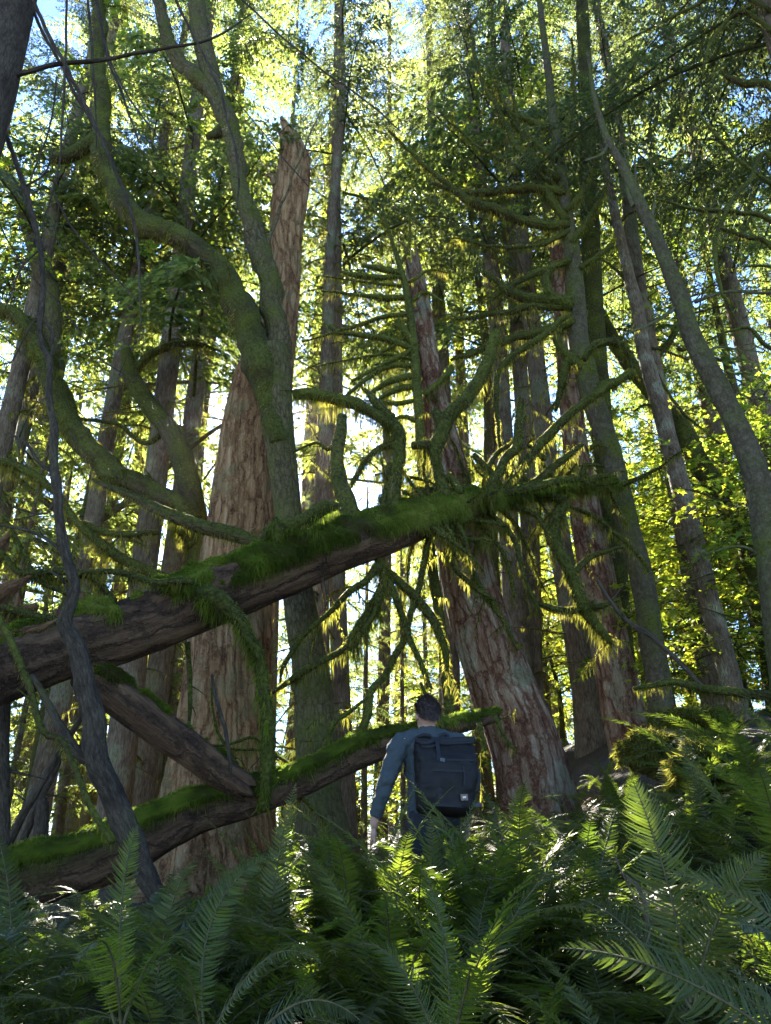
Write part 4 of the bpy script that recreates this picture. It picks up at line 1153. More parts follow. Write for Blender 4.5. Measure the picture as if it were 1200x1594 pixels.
for a in ((1060, 800, 14, 0, 'yellow green maple filling the gap behind the slender fir'), (1170, 800, 15.5, 0, 'bright maple behind the lumpy sunlit trunk'), (1010, 900, 16, 1, 'low leafy maple right of the branchy hemlock'),
          (1120, 950, 12.5, 1, 'low bright maple at the foot of the slender fir'), (1205, 950, 11, 1, 'low leafy maple at the right picture edge'), (860, 1000, 17, 1, 'leafy maple glowing right of the leaning cedar'),
          (690, 1050, 18, 1, 'small leafy maple behind the person'), (780, 950, 20, 0, 'leafy maple far behind the hanging branches'), (560, 1050, 20, 1, 'small leafy maple behind the low mossy log'), (960, 750, 20, 0, 'far yellow green maple behind the mossy trunk'), (1100, 600, 20, 0, 'upper leafy maple far behind the slender fir', 1.4),
          (1240, 700, 17, 0, 'leafy maple beyond the right picture edge', 1.2), (450, 1080, 22, 1, 'small far maple seen left of the forked maple foot')):
    broadleaf(*a)
for a in ((980, 640, 18, 0, 'leafy maple high behind the curled branch'), (1130, 700, 16.5, 0, 'sunny maple between the slender fir and the edge alder'), (1080, 900, 18, 1, 'sunny maple low behind the slender fir'), (1185, 560, 19, 0, 'upper sunny maple beside the edge alder', 1.5), (905, 800, 22, 0, 'far sunny maple left of the branchy hemlock'),
          (1230, 850, 14, 0, 'sunny maple at the right edge behind the lumpy trunk'), (1000, 1000, 22, 1, 'far low sunny maple above the right bank'), (1150, 1000, 16, 1, 'low sunny maple above the curved bank branch'), (1040, 560, 23, 0, 'far tall sunny maple in the right gap', 1.7)):
    broadleaf(*a)
for a in ((240, 200, 13, 2, 'tall maple with yellow leaves above the left limb'), (40, 300, 14, 2, 'tall maple with yellow leaves at the upper left edge'), (720, 100, 15, 2, 'tall maple showing yellow leaves over the sweeping branches'), (1080, 300, 17, 2, 'tall maple leaves behind the edge alder top')):
    broadleaf(*a, name='bigleaf_maple', group='tall maples with yellow leaves overhead')

# ---- far wood: one mass
def far_wood():
    mb = MB()
    r = np.random.default_rng(5)
    for i in range(700):
        y = r.uniform(52, 74)
        x = r.uniform(-52, 52)
        z = gz(x, y) + r.uniform(0, 1) ** 1.4 * 20
        place(mb, BOUGHS[r.integers(6)], rotmat(r.uniform(0, 6.28), r.uniform(-.4, .2), r.uniform(-.3, .3), r.uniform(1.3, 2.4), (x, y, z)), dv=r.uniform(-.1, .2), wood=False)
    o = mb.build('far_wood', [M['needle']])
    o['kind'] = 'stuff'
    o['label'] = 'dim distant wood closing the gaps between trunks'
    o['category'] = 'woods'
far_wood()

# ---- ground
def ground_sheet():
    xs = np.concatenate([np.linspace(-150, -30, 12)[:-1], np.linspace(-30, -8, 24)[:-1], np.linspace(-8, 9, 120)[:-1], np.linspace(9, 30, 24)[:-1], np.linspace(30, 150, 12)])
    ys = np.concatenate([np.linspace(-40, -4, 10)[:-1], np.linspace(-4, 14, 120)[:-1], np.linspace(14, 60, 40)[:-1], np.linspace(60, 180, 14)])
    X, Y = np.meshgrid(xs, ys, indexing='ij')
    V = np.stack([X, Y, ground(X, Y)], -1).reshape(-1, 3)
    a, b = len(xs), len(ys)
    i = np.arange(a - 1)[:, None] * b + np.arange(b - 1)[None]
    F = np.stack([i, i + b, i + b + 1, i + 1], -1).reshape(-1, 4)
    m, nt = mat_new('forest floor')
    L = nt.links
    tc = N_(nt, 'ShaderNodeTexCoord')
    n1 = N_(nt, 'ShaderNodeTexNoise', i_Scale=3.0, i_Detail=8.0)
    n2 = N_(nt, 'ShaderNodeTexVoronoi', i_Scale=28.0)
    L.new(tc.outputs['Object'], n1.inputs['Vector'])
    L.new(tc.outputs['Object'], n2.inputs['Vector'])
    c = ramp(nt, [(.35, (.014, .010, .006)), (.5, (.035, .022, .013)), (.65, (.028, .034, .008))], n1.outputs[0]).outputs[0]
    c2 = mix(nt, .3, c, ramp(nt, [(0, (.02, .012, .007)), (1, (.09, .05, .025))], n2.outputs['Color']).outputs[0])
    b_ = N_(nt, 'ShaderNodeBsdfPrincipled', i_Roughness=.95)
    L.new(c2, b_.inputs['Base Color'])
    bp = N_(nt, 'ShaderNodeBump', i_Strength=.8, i_Distance=.05)
    L.new(n2.outputs['Distance'], bp.inputs['Height'])
    L.new(bp.outputs[0], b_.inputs['Normal'])
    o = N_(nt, 'ShaderNodeOutputMaterial')
    L.new(b_.outputs[0], o.inputs[0])
    mb = MB()
    mb.add(V, [F])
    g = mb.build('forest_ground', [m])
    g['kind'] = 'structure'
ground_sheet()

# ---- leaf litter on the near ground
def litter():
    r = np.random.default_rng(9)
    n = 2600
    x = r.uniform(-4.5, 5, n)
    y = r.uniform(.8, 9, n)
    p = np.stack([x, y, ground(x, y) + .015], 1)
    V, F, k = leaf_cloud(p, .06, r, .35)
    mb = MB()
    mb.add(V, [F], 0, var=np.repeat(r.uniform(0, 1, n), k), smooth=False)
    o = mb.build('leaf_litter', [M['deadfern']])
    o['kind'] = 'stuff'
    o['label'] = 'brown fallen leaves scattered between the ferns'
    o['category'] = 'leaf litter'
litter()

# ---- ferns -------------------------------------------------------------------
def frond_geo(C, W, npair=38, pl=.11, seed=0, wid=.30, lift=.15, curl=.25):
    """C: (n,3) rachis points base->tip, W: (n,3) width directions; returns MB"""
    r = np.random.default_rng(seed)
    mb = MB()
    n = len(C)
    s = np.concatenate([[0], np.cumsum(np.linalg.norm(np.diff(C, axis=0), axis=1))])
    Lr = s[-1]
    T = unit(np.gradient(C, axis=0))
    U = unit(np.cross(W, T))
    A = np.column_stack([C, np.interp(s, [0, Lr], [.0045, .0012])])
    tube(mb, A, 4, 0, mat=1, cap=False)
    t = .12 + .88 * np.linspace(0, 1, npair) ** .92
    q = t * Lr
    ip = lambda X: np.stack([np.interp(q, s, X[:, k]) for k in range(3)], 1)
    c, w, ta, u = ip(C), unit(ip(W)), unit(ip(T)), unit(ip(U))
    prof = np.interp(t, [.1, .22, .4, .6, .8, .92, 1], [.55, .9, 1, .88, .58, .32, .06])
    Vs, Fq, Ft = [], [], []
    off = 0
    for sg in (-1, 1):
        l = pl * prof * np.where(r.uniform(size=npair) < .05, r.uniform(.2, .7, npair), r.uniform(.82, 1.1, npair))
        fw = np.interp(t, [0, 1], [.05, .75]) + r.normal(0, .06, npair)
        d = unit(w * sg + ta * fw[:, None] + u * (lift + r.normal(0, .10, npair))[:, None])
        up = unit(u + r.normal(0, .24, (npair, 3)))
        b = unit(np.cross(d, up)) * sg   # towards tip side
        b = np.where((b * ta).sum(1, keepdims=True) < 0, -b, b)
        wd = np.minimum(Lr / npair * .62, l * wid)
        sh = sg * 0
        pts = []
        for k, (f, wf) in enumerate(((0, .55), (.12, 1.0), (.5, .86), (.8, .45))):
            drop = -u * (curl * l * f ** 2)[:, None]
            fwd = ta * (l * .22 * f ** 2)[:, None]
            ctr = c + d * (l * f)[:, None] + drop + fwd
            pts.append(ctr - b * (wd * wf * .5)[:, None])
            pts.append(ctr + b * (wd * wf * .5)[:, None])
        pts.append(c + d * l[:, None] - u * (curl * l)[:, None] + ta * (l * .26)[:, None])
        V = np.stack(pts, 1)
        base = off + np.arange(npair)[:, None] * 9
        for k in range(3):
            Fq.append(base + np.array([[2 * k, 2 * k + 1, 2 * k + 3, 2 * k + 2]]))
        Ft.append(base + np.array([[6, 7, 8]]))
        Vs.append(V.reshape(-1, 3))
        off += npair * 9
    V = np.concatenate(Vs)
    mb.add(V, [np.concatenate(Fq), np.concatenate(Ft)], 0, var=np.repeat(r.uniform(.1, .7, npair * 2), 9), smooth=False)
    return mb

def arch_curve(L, a0, a1, side=0., n=26):
    q = np.zeros(3)
    C = []
    for i in range(n):
        t = i / (n - 1)
        C.append(q.copy())
        a = a0 + (a1 - a0) * t ** 1.2
        yw = side * t
        q = q + np.array([math.cos(a) * math.cos(yw), math.cos(a) * math.sin(yw), math.sin(a)]) * L / (n - 1)
    C = np.array(C)
    T = unit(np.gradient(C, axis=0))
    W = unit(np.cross(T, np.array([0, 0, 1.]) + .0 * T))
    W = np.where(np.isfinite(W), W, 0)
    return C, W

FRONDS = []
for k, (a0, a1, sd) in enumerate(((1.25, -.35, .15), (1.05, -.7, -.2), (1.4, .25, .1), (.85, -.5, .25), (1.15, -.95, -.1), (1.3, -.1, -.25))):
    C, W = arch_curve(1.0, a0, a1, sd)
    FRONDS.append(frond_geo(C, W, 52, (.088, .10, .085, .095, .09, .085)[k], 900 + k, .24).build('frond', [M['fern'], M['stalk']]))
DEAD = frond_geo(*arch_curve(.9, .5, -1.3, .2), 30, .08, 950, .3, -.2, .6).build('dead_frond', [M['deadfern'], M['stalk']])
_fu = set()
def use(src):
    if src in _fu:
        o = src.copy()
        COL.objects.link(o)
        return o
    _fu.add(src)
    return src

def fern(x, y, s, label, n=12, group='sword ferns covering the forest floor', dead=1, up=0.0, z=None):
    root = thing('sword_fern', label, 'fern', (x, y, gz(x, y) if z is None else z), group)
    a0 = rng.uniform(0, 6.28)
    for i in range(n):
        o = use(FRONDS[int(rng.integers(6))])
        o.parent = root
        k = s * rng.uniform(.7, 1.08)
        o.scale = (k, k * rng.uniform(.9, 1.15), k)
        o.rotation_euler = (rng.normal(0, .12), rng.uniform(-.25, .35) - up, a0 + i * 2.4 + rng.normal(0, .2))
    for i in range(dead):
        o = use(DEAD)
        o.parent = root
        o.scale = (s * .8,) * 3
        o.rotation_euler = (0, .2, rng.uniform(0, 6.28))
    return root

def limit_py(px):
    return float(np.interp(px, [-200, 0, 250, 300, 420, 540, 570, 640, 745, 790, 900, 985, 1040, 1100, 1200, 1500], [1335, 1335, 1330, 1345, 1300, 1290, 1262, 1278, 1285, 1235, 1195, 1150, 1120, 1090, 1060, 1040]))

WHERE = [(-200, 'at the far left edge'), (70, 'under the bright gap at the left'), (190, 'below the dark dead sapling'), (300, 'before the foot of the giant snag'), (430, 'below the hanging mossy branch'), (520, 'before the forked maple foot'), (600, "by the person's left hand"), (690, "below the person's backpack"), (770, 'at the foot of the leaning cedar'), (860, 'right of the leaning cedar foot'), (950, 'below the rotting cedar'), (1040, 'around the moss capped stump'), (1130, 'beside the moss covered boulder'), (2000, 'at the right picture edge')]
def where(px):
    return min(WHERE, key=lambda w: abs(w[0] - px) if w[0] < 2000 else abs(1210 - px))[1]
DEPTH = [(2.2, 'nearest large fern'), (2.9, 'tall arching fern close to the viewer'), (3.6, 'glossy fern in the near rows'), (4.4, 'spreading fern in the middle rows'), (5.4, 'fern in the rear rows'), (6.6, 'small fern behind the front rows'), (8.2, 'distant small fern'), (20, 'tiny fern high on the bank')]
cand = []
r = np.random.default_rng(77)
pts = []
for tries in range(11000):
    y = r.uniform(1.7, 11.5)
    x = r.uniform(-.62 * y - .6, .62 * y + .9)
    if x < 0 and y > 7.6:
        continue
    if y > 7.4 and x < 1.0:
        continue
    md = .22 + .038 * y
    if any((x - a) ** 2 + (y - b) ** 2 < md ** 2 for a, b in pts):
        continue
    if (x - .31) ** 2 + (y - 5.5) ** 2 < .12:
        continue
    pts.append((x, y))
nf = 0
for x, y in sorted(pts, key=lambda q: q[1]):
    g = gz(x, y)
    px, _, d = proj((x, y, g + .5))
    if px < -160 or px > 1360:
        continue
    # tallest allowed top
    lim = limit_py(px) + (rng.uniform(18, 50) if 540 < px < 780 and y > 3.0 else rng.uniform(0, 80)) + (50 if y < 3 else 0)
    v = (797 - lim) / FPX
    ztop = CAM[2] + y / (CP - v * SP) * (SP + v * CP)
    s = min(rng.uniform(.62, .95) if y < 3.4 else rng.uniform(1.1, 1.5), (ztop - g) / .66)
    if s < .32:
        continue
    s = min(s, 1.2 if y < 3.4 else 1.5)
    w = where(px)
    dl = next(t for lim_, t in DEPTH if y < lim_)
    fern(x, y, s, f'{dl} {w}', n=int(rng.integers(9, 15)), dead=int(rng.integers(1, 4)))
    nf += 1
for x, y, top in ((-.05, 4.75, 1300), (.28, 4.5, 1276), (.62, 4.7, 1282), (-.35, 4.9, 1310), (.5, 4.95, 1300), (.14, 4.95, 1276), (.85, 5.0, 1262), (-.6, 4.6, 1300), (.05, 4.2, 1300), (.42, 4.25, 1284), (-.2, 4.35, 1325)):
    v = (797 - top) / FPX
    g = gz(x, y)
    s = (CAM[2] + y / (CP - v * SP) * (SP + v * CP) - g) / .74
    fern(x, y, min(s, 1.8), 'tall fern rising against the legs of the person, ' + {-.05: 'under the left elbow', .28: 'straight below the backpack', .62: 'right of the hip', -.35: 'left of the hanging hand', .5: 'touching the right leg', .14: 'between the legs', .85: 'before the leaning cedar foot', -.6: 'before the forked maple foot', .05: 'lower left of the backpack', .42: 'lower right of the backpack', -.2: 'below the hanging hand'}[x], 14, dead=0, up=.32)
print('FERNS', nf)

# hand-placed fronds of the ferns closest to the viewer
def hero(label, items):
    (bx, by, bY) = items[0][0]
    p, _ = at(bx, by, bY)
    root = thing('sword_fern', label, 'fern', p, 'sword ferns covering the forest floor')
    for k, (b, t, bulge, face, pl, npair) in enumerate(items):
        p0, _ = at(*b)
        p1, _ = at(*t)
        ax = p1 - p0
        L = np.linalg.norm(ax)
        tt = np.linspace(0, 1, 26)[:, None]
        C = p0 + ax * tt + np.array(bulge)[None] * (4 * tt * (1 - tt)) * L
        T = unit(np.gradient(C, axis=0))
        W = unit(np.cross(T, unit(np.array(face, float))))
        frond_geo(C, W, int(npair * 1.2), pl * .92, 970 + k, .26, .05, .14).build('frond', [M['fern'], M['stalk']], root)
hero('large upright backlit fern frond at the right foreground', [((1075, 1560, 2.1), (985, 1215, 2.15), (.04, 0, .0), (-.1, -1, .35), .125, 40), ((1080, 1575, 2.1), (1190, 1330, 2.0), (-.05, 0, .08), (.1, -1, .5), .10, 36), ((1080, 1575, 2.1), (905, 1400, 2.3), (.0, 0, .12), (.1, -.8, .7), .10, 36)])
hero('broad blue green fern frond crossing the lower right corner', [((1290, 1680, 1.7), (872, 1476, 1.75), (0, 0, .10), (.1, -.75, .8), .085, 36), ((1290, 1690, 1.7), (1085, 1520, 1.8), (0, 0, .15), (0, -.6, .8), .09, 34), ((1340, 1560, 2.0), (1035, 1360, 2.0), (0, 0, .13), (0, -.6, .8), .10, 36), ((1340, 1600, 2.0), (1130, 1440, 1.8), (0, 0, .13), (0, -.5, .8), .09, 34)])
hero('tall fern frond standing upright in the left foreground', [((188, 1560, 2.6), (214, 1285, 2.9), (-.05, 0, .05), (.7, -.5, .5), .085, 42), ((180, 1600, 2.4), (40, 1455, 2.2), (.02, 0, .22), (0, -.35, .95), .075, 42), ((190, 1600, 2.4), (300, 1470, 2.2), (-.02, 0, .24), (.1, -.35, .95), .075, 42), ((188, 1600, 2.4), (120, 1500, 2.0), (0, 0, .25), (-.3, -.3, .9), .07, 40)])
hero('arching fern at the bottom centre with a bright drooping tip', [((380, 1640, 1.8), (560, 1588, 1.7), (0, 0, .22), (0, -.5, .85), .075, 36), ((700, 1640, 2.4), (655, 1350, 2.8), (.05, 0, .06), (.6, -.6, .5), .09, 44), ((700, 1640, 2.2), (730, 1505, 1.9), (.06, 0, .16), (.2, -.4, .9), .08, 38), ((690, 1650, 2.4), (560, 1470, 2.4), (0, 0, .22), (0, -.4, .9), .085, 42)])
hero('long arching fern frond left of the bottom centre', [((320, 1620, 2.7), (425, 1330, 3.1), (-.16, 0, .10), (.6, -.5, .6), .09, 44), ((315, 1620, 2.6), (240, 1500, 2.3), (0, 0, .24), (0, -.4, .9), .08, 40), ((325, 1620, 2.6), (500, 1500, 2.4), (0, 0, .24), (0, -.4, .9), .085, 42)])
# small sunlit ferns sitting on the fallen tree
hero('little sunlit fern growing on top of the fallen log', [((160, 925, 6.6), (222, 892, 6.5), (0, 0, .30), (0, -.6, 1), .065, 20), ((158, 925, 6.6), (200, 888, 6.7), (0, 0, .25), (0, -.7, 1), .06, 20), ((155, 925, 6.6), (122, 890, 6.6), (0, 0, .15), (0, -.8, .6), .06, 18), ((150, 945, 6.55), (118, 905, 6.5), (0, 0, .1), (0, -.8, .6), .05, 18)])

# ---- the person ----------------------------------------------------------------
PX, PY = .315, 5.5
PZ = .52
def ell(mb, A, seg=20, flat=None):
    """tube with elliptical sections; A rows (x,y,z,rx,ry) stacked along z-ish, sections level"""
    A = np.asarray(A, float)
    D = spline(A, .02)
    th = np.linspace(0, 2 * PI, seg, endpoint=False)
    V = np.stack([D[:, None, 0] + D[:, None, 3] * np.cos(th), D[:, None, 1] + D[:, None, 4] * np.sin(th), np.repeat(D[:, 2:3], seg, 1)], -1)
    n = len(D)
    i = np.arange(n - 1)[:, None] * seg
    a = np.arange(seg)[None]
    b = (a + 1) % seg
    F = np.stack([i + a, i + b, i + seg + b, i + seg + a], -1).reshape(-1, 4)
    c0, c1 = np.arange(seg)[None, ::-1], (n - 1) * seg + np.arange(seg)[None]
    mb.add(V.reshape(-1, 3), [F, c0, c1])
def rnd(mb, pts, seg=14):
    A = spline(np.array(pts, float), .012)
    tube(mb, A, seg, 0)
def ball(mb, c, r, sub=2):
    r = np.broadcast_to(np.asarray(r, float), (3,))
    n, k = 14, 20
    ph = np.linspace(.02, PI - .02, n)
    th = np.linspace(0, 2 * PI, k, endpoint=False)
    V = np.stack([np.sin(ph)[:, None] * np.cos(th), np.sin(ph)[:, None] * np.sin(th), np.repeat(np.cos(ph)[:, None], k, 1)], -1) * r + np.array(c)
    i = np.arange(n - 1)[:, None] * k
    a = np.arange(k)[None]
    b = (a + 1) % k
    F = np.stack([i + a, i + k + a, i + k + b, i + b], -1).reshape(-1, 4)
    mb.add(V.reshape(-1, 3), [F, np.arange(k)[None], (n - 1) * k + np.arange(k)[None, ::-1]])
def solid(mb, name, mats, parent, vox=.012, smooth=6, noise=0.0, nscale=.12):
    o = mb.build(name, mats, None)
    o.parent = parent
    m = o.modifiers.new('remesh', 'REMESH')
    m.mode = 'VOXEL'
    m.voxel_size = vox
    m.use_smooth_shade = True
    m = o.modifiers.new('smooth', 'SMOOTH')
    m.iterations = smooth
    m.factor = .5
    if noise:
        tx = bpy.data.textures.new(name + ' folds', 'CLOUDS')
        tx.noise_scale = nscale
        m = o.modifiers.new('folds', 'DISPLACE')
        m.texture = tx
        m.strength = noise
        m.mid_level = .5
    return o
M['skin'] = plain_mat('skin', (.30, .17, .12), (.38, .22, .16), 20, .55, .05)
M['shirt'] = plain_mat('blue grey knit shirt', (.032, .041, .044), (.048, .058, .062), 220, .95, .25, .15)
M['pants'] = plain_mat('dark trousers', (.010, .011, .014), (.018, .019, .023), 180, .9, .2)
M['hair'] = plain_mat('dark brown hair', (.016, .009, .006), (.045, .022, .013), 60, .55, .9, .4)
M['pack'] = plain_mat('black coated canvas', (.0055, .0045, .004), (.013, .0105, .009), 14, .65, .5, .2)
M['packdark'] = plain_mat('black webbing', (.006, .006, .007), (.012, .012, .013), 120, .7, .2)
M['patch'] = plain_mat('tan leather patch', (.13, .075, .05), (.18, .11, .07), 60, .6, .1)
M['grey'] = plain_mat('grey webbing', (.05, .055, .065), (.08, .085, .095), 80, .8, .2)
M['white'] = plain_mat('off white print', (.5, .48, .45), (.6, .58, .55), 40, .7, 0)
man = thing('person', 'person seen from behind in a blue long sleeved shirt looking up at the trees', 'person', (PX, PY, PZ))
# body: head, neck, torso core, arms, hands as one surface (feet and legs included)
mb = MB()
HX, HY, HZ = -.03, -.035, 1.592
ball(mb, (HX, HY + .012, HZ + .02), (.076, .096, .112))
ball(mb, (HX, HY + .045, HZ - .045), (.058, .060, .075))
rnd(mb, [(HX, HY + .005, HZ - .03, .054), (HX + .01, -.025, 1.50, .055), (.0, -.03, 1.44, .075)])
ell(mb, [(0, -.01, .93, .16, .11), (0, 0, 1.1, .145, .10), (0, 0, 1.3, .165, .11), (0, -.01, 1.41, .15, .095), (0, -.015, 1.46, .09, .07)])
ball(mb, (HX, HY + .112, HZ - .005), (.013, .018, .02))              # nose
ball(mb, (HX, HY + .098, HZ - .048), (.026, .012, .010))             # lips
for s_ in (-1, 1):
    ball(mb, (HX + s_ * .078, HY - .005, HZ - .005), (.012, .022, .032))    # ears
    ball(mb, (HX + s_ * .032, HY + .092, HZ + .022), (.016, .012, .012))    # brow and eye
    rnd(mb, [(s_ * .09, 0, .94, .08), (s_ * .10, .02, .5, .055), (s_ * .10, -.01, .12, .04), (s_ * .10, .0, .06, .04)])
    ball(mb, (s_ * .10, .05, .04), (.045, .12, .04))
AR = {-1: [(-.175, -.015, 1.415, .056), (-.238, -.02, 1.37, .058), (-.315, -.03, 1.16, .046), (-.335, -.02, 1.115, .042), (-.385, .03, .93, .032), (-.395, .045, .87, .026)],
      1: [(.175, -.015, 1.415, .056), (.230, -.0, 1.37, .058), (.265, .03, 1.16, .045), (.275, .05, 1.12, .042), (.30, .15, .97, .032), (.315, .19, .93, .026)]}
for s_ in (-1, 1):
    rnd(mb, AR[s_])
    w_ = np.array(AR[s_][-1][:3])
    ball(mb, w_ + (s_ * -.002, .008, -.05), (.020, .038, .048))
    for k in range(4):
        y0 = .036 - k * .021
        ln = (.062, .072, .068, .054)[k]
        p0 = w_ + np.array([0, y0, -.085])
        rnd(mb, [(*p0, .0098), (*(p0 + [s_ * -.006, .004, -ln * .45]), .009), (*(p0 + [s_ * -.020, .008, -ln * .9]), .0075), (*(p0 + [s_ * -.030, .010, -ln * 1.12]), .006)], 10)
    p0 = w_ + np.array([s_ * -.012, .036, -.035])
    rnd(mb, [(*p0, .012), (*(p0 + [s_ * -.014, .022, -.03]), .0105), (*(p0 + [s_ * -.022, .026, -.058]), .008)], 10)
solid(mb, 'body', [M['skin']], man, .007, 3)
mb = MB()                                                              # shirt
ell(mb, [(0, -.01, .90, .185, .13), (0, 0, 1.0, .175, .125), (0, 0, 1.1, .168, .12), (0, 0, 1.28, .19, .128), (0, -.012, 1.38, .19, .118), (-.005, -.02, 1.45, .125, .088), (-.01, -.026, 1.495, .076, .072), (-.014, -.028, 1.512, .068, .066)])
for s_ in (-1, 1):
    a = [(p[0], p[1], p[2], p[3] + .013) for p in AR[s_]]
    rnd(mb, [(s_ * .06, -.02, 1.44, .06), (s_ * .12, -.018, 1.435, .062), *a[:5]])
solid(mb, 'shirt', [M['shirt']], man, .009, 4, .034, .055)
mb = MB()                                                              # trousers
ell(mb, [(0, 0, .80, .18, .13), (0, -.01, .90, .185, .132), (0, -.01, .97, .178, .126)])
for s_ in (-1, 1):
    rnd(mb, [(s_ * .09, -.01, .88, .098), (s_ * .10, .02, .5, .075), (s_ * .10, 0, .14, .06)])
solid(mb, 'trousers', [M['pants']], man, .013, 5, .012, .1)
mb = MB()                                                              # shoes
for s_ in (-1, 1):
    ball(mb, (s_ * .10, .05, .05), (.055, .145, .06))
solid(mb, 'shoes', [M['packdark']], man, .012, 3)
mb = MB()                                                              # hair
n, k = 30, 48
th = np.linspace(0, 2 * PI, k, endpoint=False)
fr_ = np.sin(th)                                                # +1 at the face, -1 at the nape
phm = np.interp(fr_, [-1, -.5, -.1, .25, .6, 1], [2.12, 1.98, 1.62, 1.45, 1.0, .88])
ph = np.linspace(0, 1, n)[:, None] * phm[None]
D = np.stack([np.sin(ph) * np.cos(th), np.sin(ph) * np.sin(th), np.cos(ph)], -1)
edge = np.linspace(0, 1, n)[:, None] ** 5
rad = 1 + .10 * fbm(D.reshape(-1, 3) * 3.0, 3, 3).reshape(n, k) + .05 * fbm(D.reshape(-1, 3) * 9, 2, 6).reshape(n, k) - .16 * edge
HR = np.array([.091, .113, .122])
HC = np.array([HX, HY + .004, HZ + .022])
V = D * rad[..., None] * HR + HC
i = np.arange(n - 1)[:, None] * k
a = np.arange(k)[None]
b = (a + 1) % k
mb.add(V.reshape(-1, 3), [np.stack([i + a, i + k + a, i + k + b, i + b], -1).reshape(-1, 4), (n - 1) * k + np.arange(k)[None, ::-1]])
# loose strands
m = 9000
q = unit(rng.normal(0, 1, (m, 3)))
az = q[:, 1] / np.maximum(np.linalg.norm(q[:, :2], axis=1), 1e-6)
q = q[np.arccos(q[:, 2]) < np.interp(az, [-1, -.5, -.1, .25, .6, 1], [2.08, 1.94, 1.58, 1.40, .95, .85])]
m = len(q)
p = q * HR * (1 + .10 * fbm(q * 3.0, 3, 3))[:, None] + HC
flow = np.stack([.5 + .6 * fbm(q * 2.5, 2, 51), -.5 + .5 * fbm(q * 2.5, 2, 52), -.75 * np.ones(m)], 1)
d = flow - q * (flow * q).sum(1, keepdims=True)
d = unit(unit(d) + q * .28 + rng.normal(0, .18, (m, 3)))
sd = unit(np.cross(d, q)) * .0016
ln = rng.uniform(.015, .038, m)[:, None]
mb.add(np.stack([p - q * .004 - sd, p - q * .004 + sd, p + d * ln], 1).reshape(-1, 3), [np.arange(m)[:, None] * 3 + np.arange(3)[None]], smooth=False)
hr = mb.build('hair', [M['hair']], None)
hr.parent = man

# ---- backpack, hanging on the person's back
TH = math.radians(14)
man.rotation_euler = (0, 0, TH)
bag = thing('backpack', "black roll top backpack on the person's back", 'backpack', (PX + .035 * math.cos(TH) + .125 * math.sin(TH), PY + .035 * math.sin(TH) - .125 * math.cos(TH), PZ + .93))
bag.scale = (.95, .95, .97)
bag.rotation_euler = (math.radians(-5), math.radians(2.5), TH - math.radians(5))
def superbox(rows, seg=96, e=.5):
    """rows (z, cx, cy, hx, hy) -> soft box"""
    th = np.linspace(0, 2 * PI, seg, endpoint=False)
    D = spline(np.array(rows, float)[:, [1, 2, 0, 3, 4]], .012)
    f = lambda v: np.sign(v) * np.abs(v) ** e
    V = np.stack([D[:, None, 0] + D[:, None, 3] * f(np.cos(th)), D[:, None, 1] + D[:, None, 4] * f(np.sin(th)), np.repeat(D[:, 2:3], seg, 1)], -1)
    n = len(D)
    i = np.arange(n - 1)[:, None] * seg
    a = np.arange(seg)[None]
    b = (a + 1) % seg
    return V, [np.stack([i + a, i + b, i + seg + b, i + seg + a], -1).reshape(-1, 4), np.arange(seg)[None, ::-1], (n - 1) * seg + np.arange(seg)[None]]
V, F = superbox([(0, 0, -.06, .150, .07), (.015, 0, -.07, .185, .09), (.06, 0, -.085, .200, .105), (.2, 0, -.09, .207, .112), (.34, 0, -.085, .212, .100), (.42, 0, -.07, .214, .075), (.47, .0, -.055, .214, .045)])
vv = V.reshape(-1, 3)
cr_ = fbm(vv * 8, 3, 12) * .030 + (1 - 2 * np.abs(fbm(vv * np.array([7, 7, 16]), 3, 13))) * .010 * (vv[:, 2] < .42)
vv = vv + unit(np.stack([vv[:, 0], vv[:, 1] + .08, 0 * vv[:, 0]], 1)) * cr_[:, None]
mb = MB()
mb.add(vv, F)
bo = mb.build('bag_body', [M['pack']], None)
bo.parent = bag
mb = MB()   # rolled top
A = spline(np.array([(-.215, -.065, .485, .024), (-.1, -.075, .478, .030), (.02, -.075, .480, .031), (.13, -.07, .497, .030), (.225, -.06, .510, .026)]), .012)
tube(mb, A, 18, .10, moss=0, lump=.1)
A = spline(np.array([(-.21, -.095, .468, .012), (0, -.108, .462, .013), (.21, -.09, .488, .012)]), .015)
tube(mb, A, 12, .10)
o = mb.build('roll_top', [M['packdark']], None); o.parent = bag
mb = MB()   # bunched strap at the left of the roll
for pts in ([(-.20, -.10, .47, .014), (-.17, -.13, .45, .018), (-.13, -.135, .455, .02), (-.09, -.12, .475, .016), (-.11, -.10, .50, .012)], [(-.20, -.09, .50, .011), (-.16, -.115, .51, .013), (-.11, -.11, .505, .012)], [(-.18, -.12, .43, .012), (-.12, -.14, .425, .016), (-.08, -.13, .44, .012)]):
    tube(mb, spline(np.array(pts), .008), 10, .2)
o = mb.build('strap_bundle', [M['packdark']], None); o.parent = bag
def strip(pts, hw, th, mats, name, nrm=(0, -1, 0)):
    D = spline(np.array(pts, float), .012)
    T = unit(np.gradient(D, axis=0))
    nn = np.array(nrm, float)
    W = unit(np.cross(T, nn))
    U = unit(np.cross(W, T))
    V = np.stack([D - W * hw + U * th, D + W * hw + U * th, D + W * hw - U * th, D - W * hw - U * th], 1)
    n = len(D)
    i = np.arange(n - 1)[:, None] * 4
    a = np.arange(4)[None]
    F = np.stack([i + a, i + (a + 1) % 4, i + 4 + (a + 1) % 4, i + 4 + a], -1).reshape(-1, 4)
    mb = MB()
    mb.add(V.reshape(-1, 3), [F, np.array([[3, 2, 1, 0]]), (n - 1) * 4 + np.arange(4)[None]], smooth=False)
    o = mb.build(name, mats, None)
    o.parent = bag
    return o
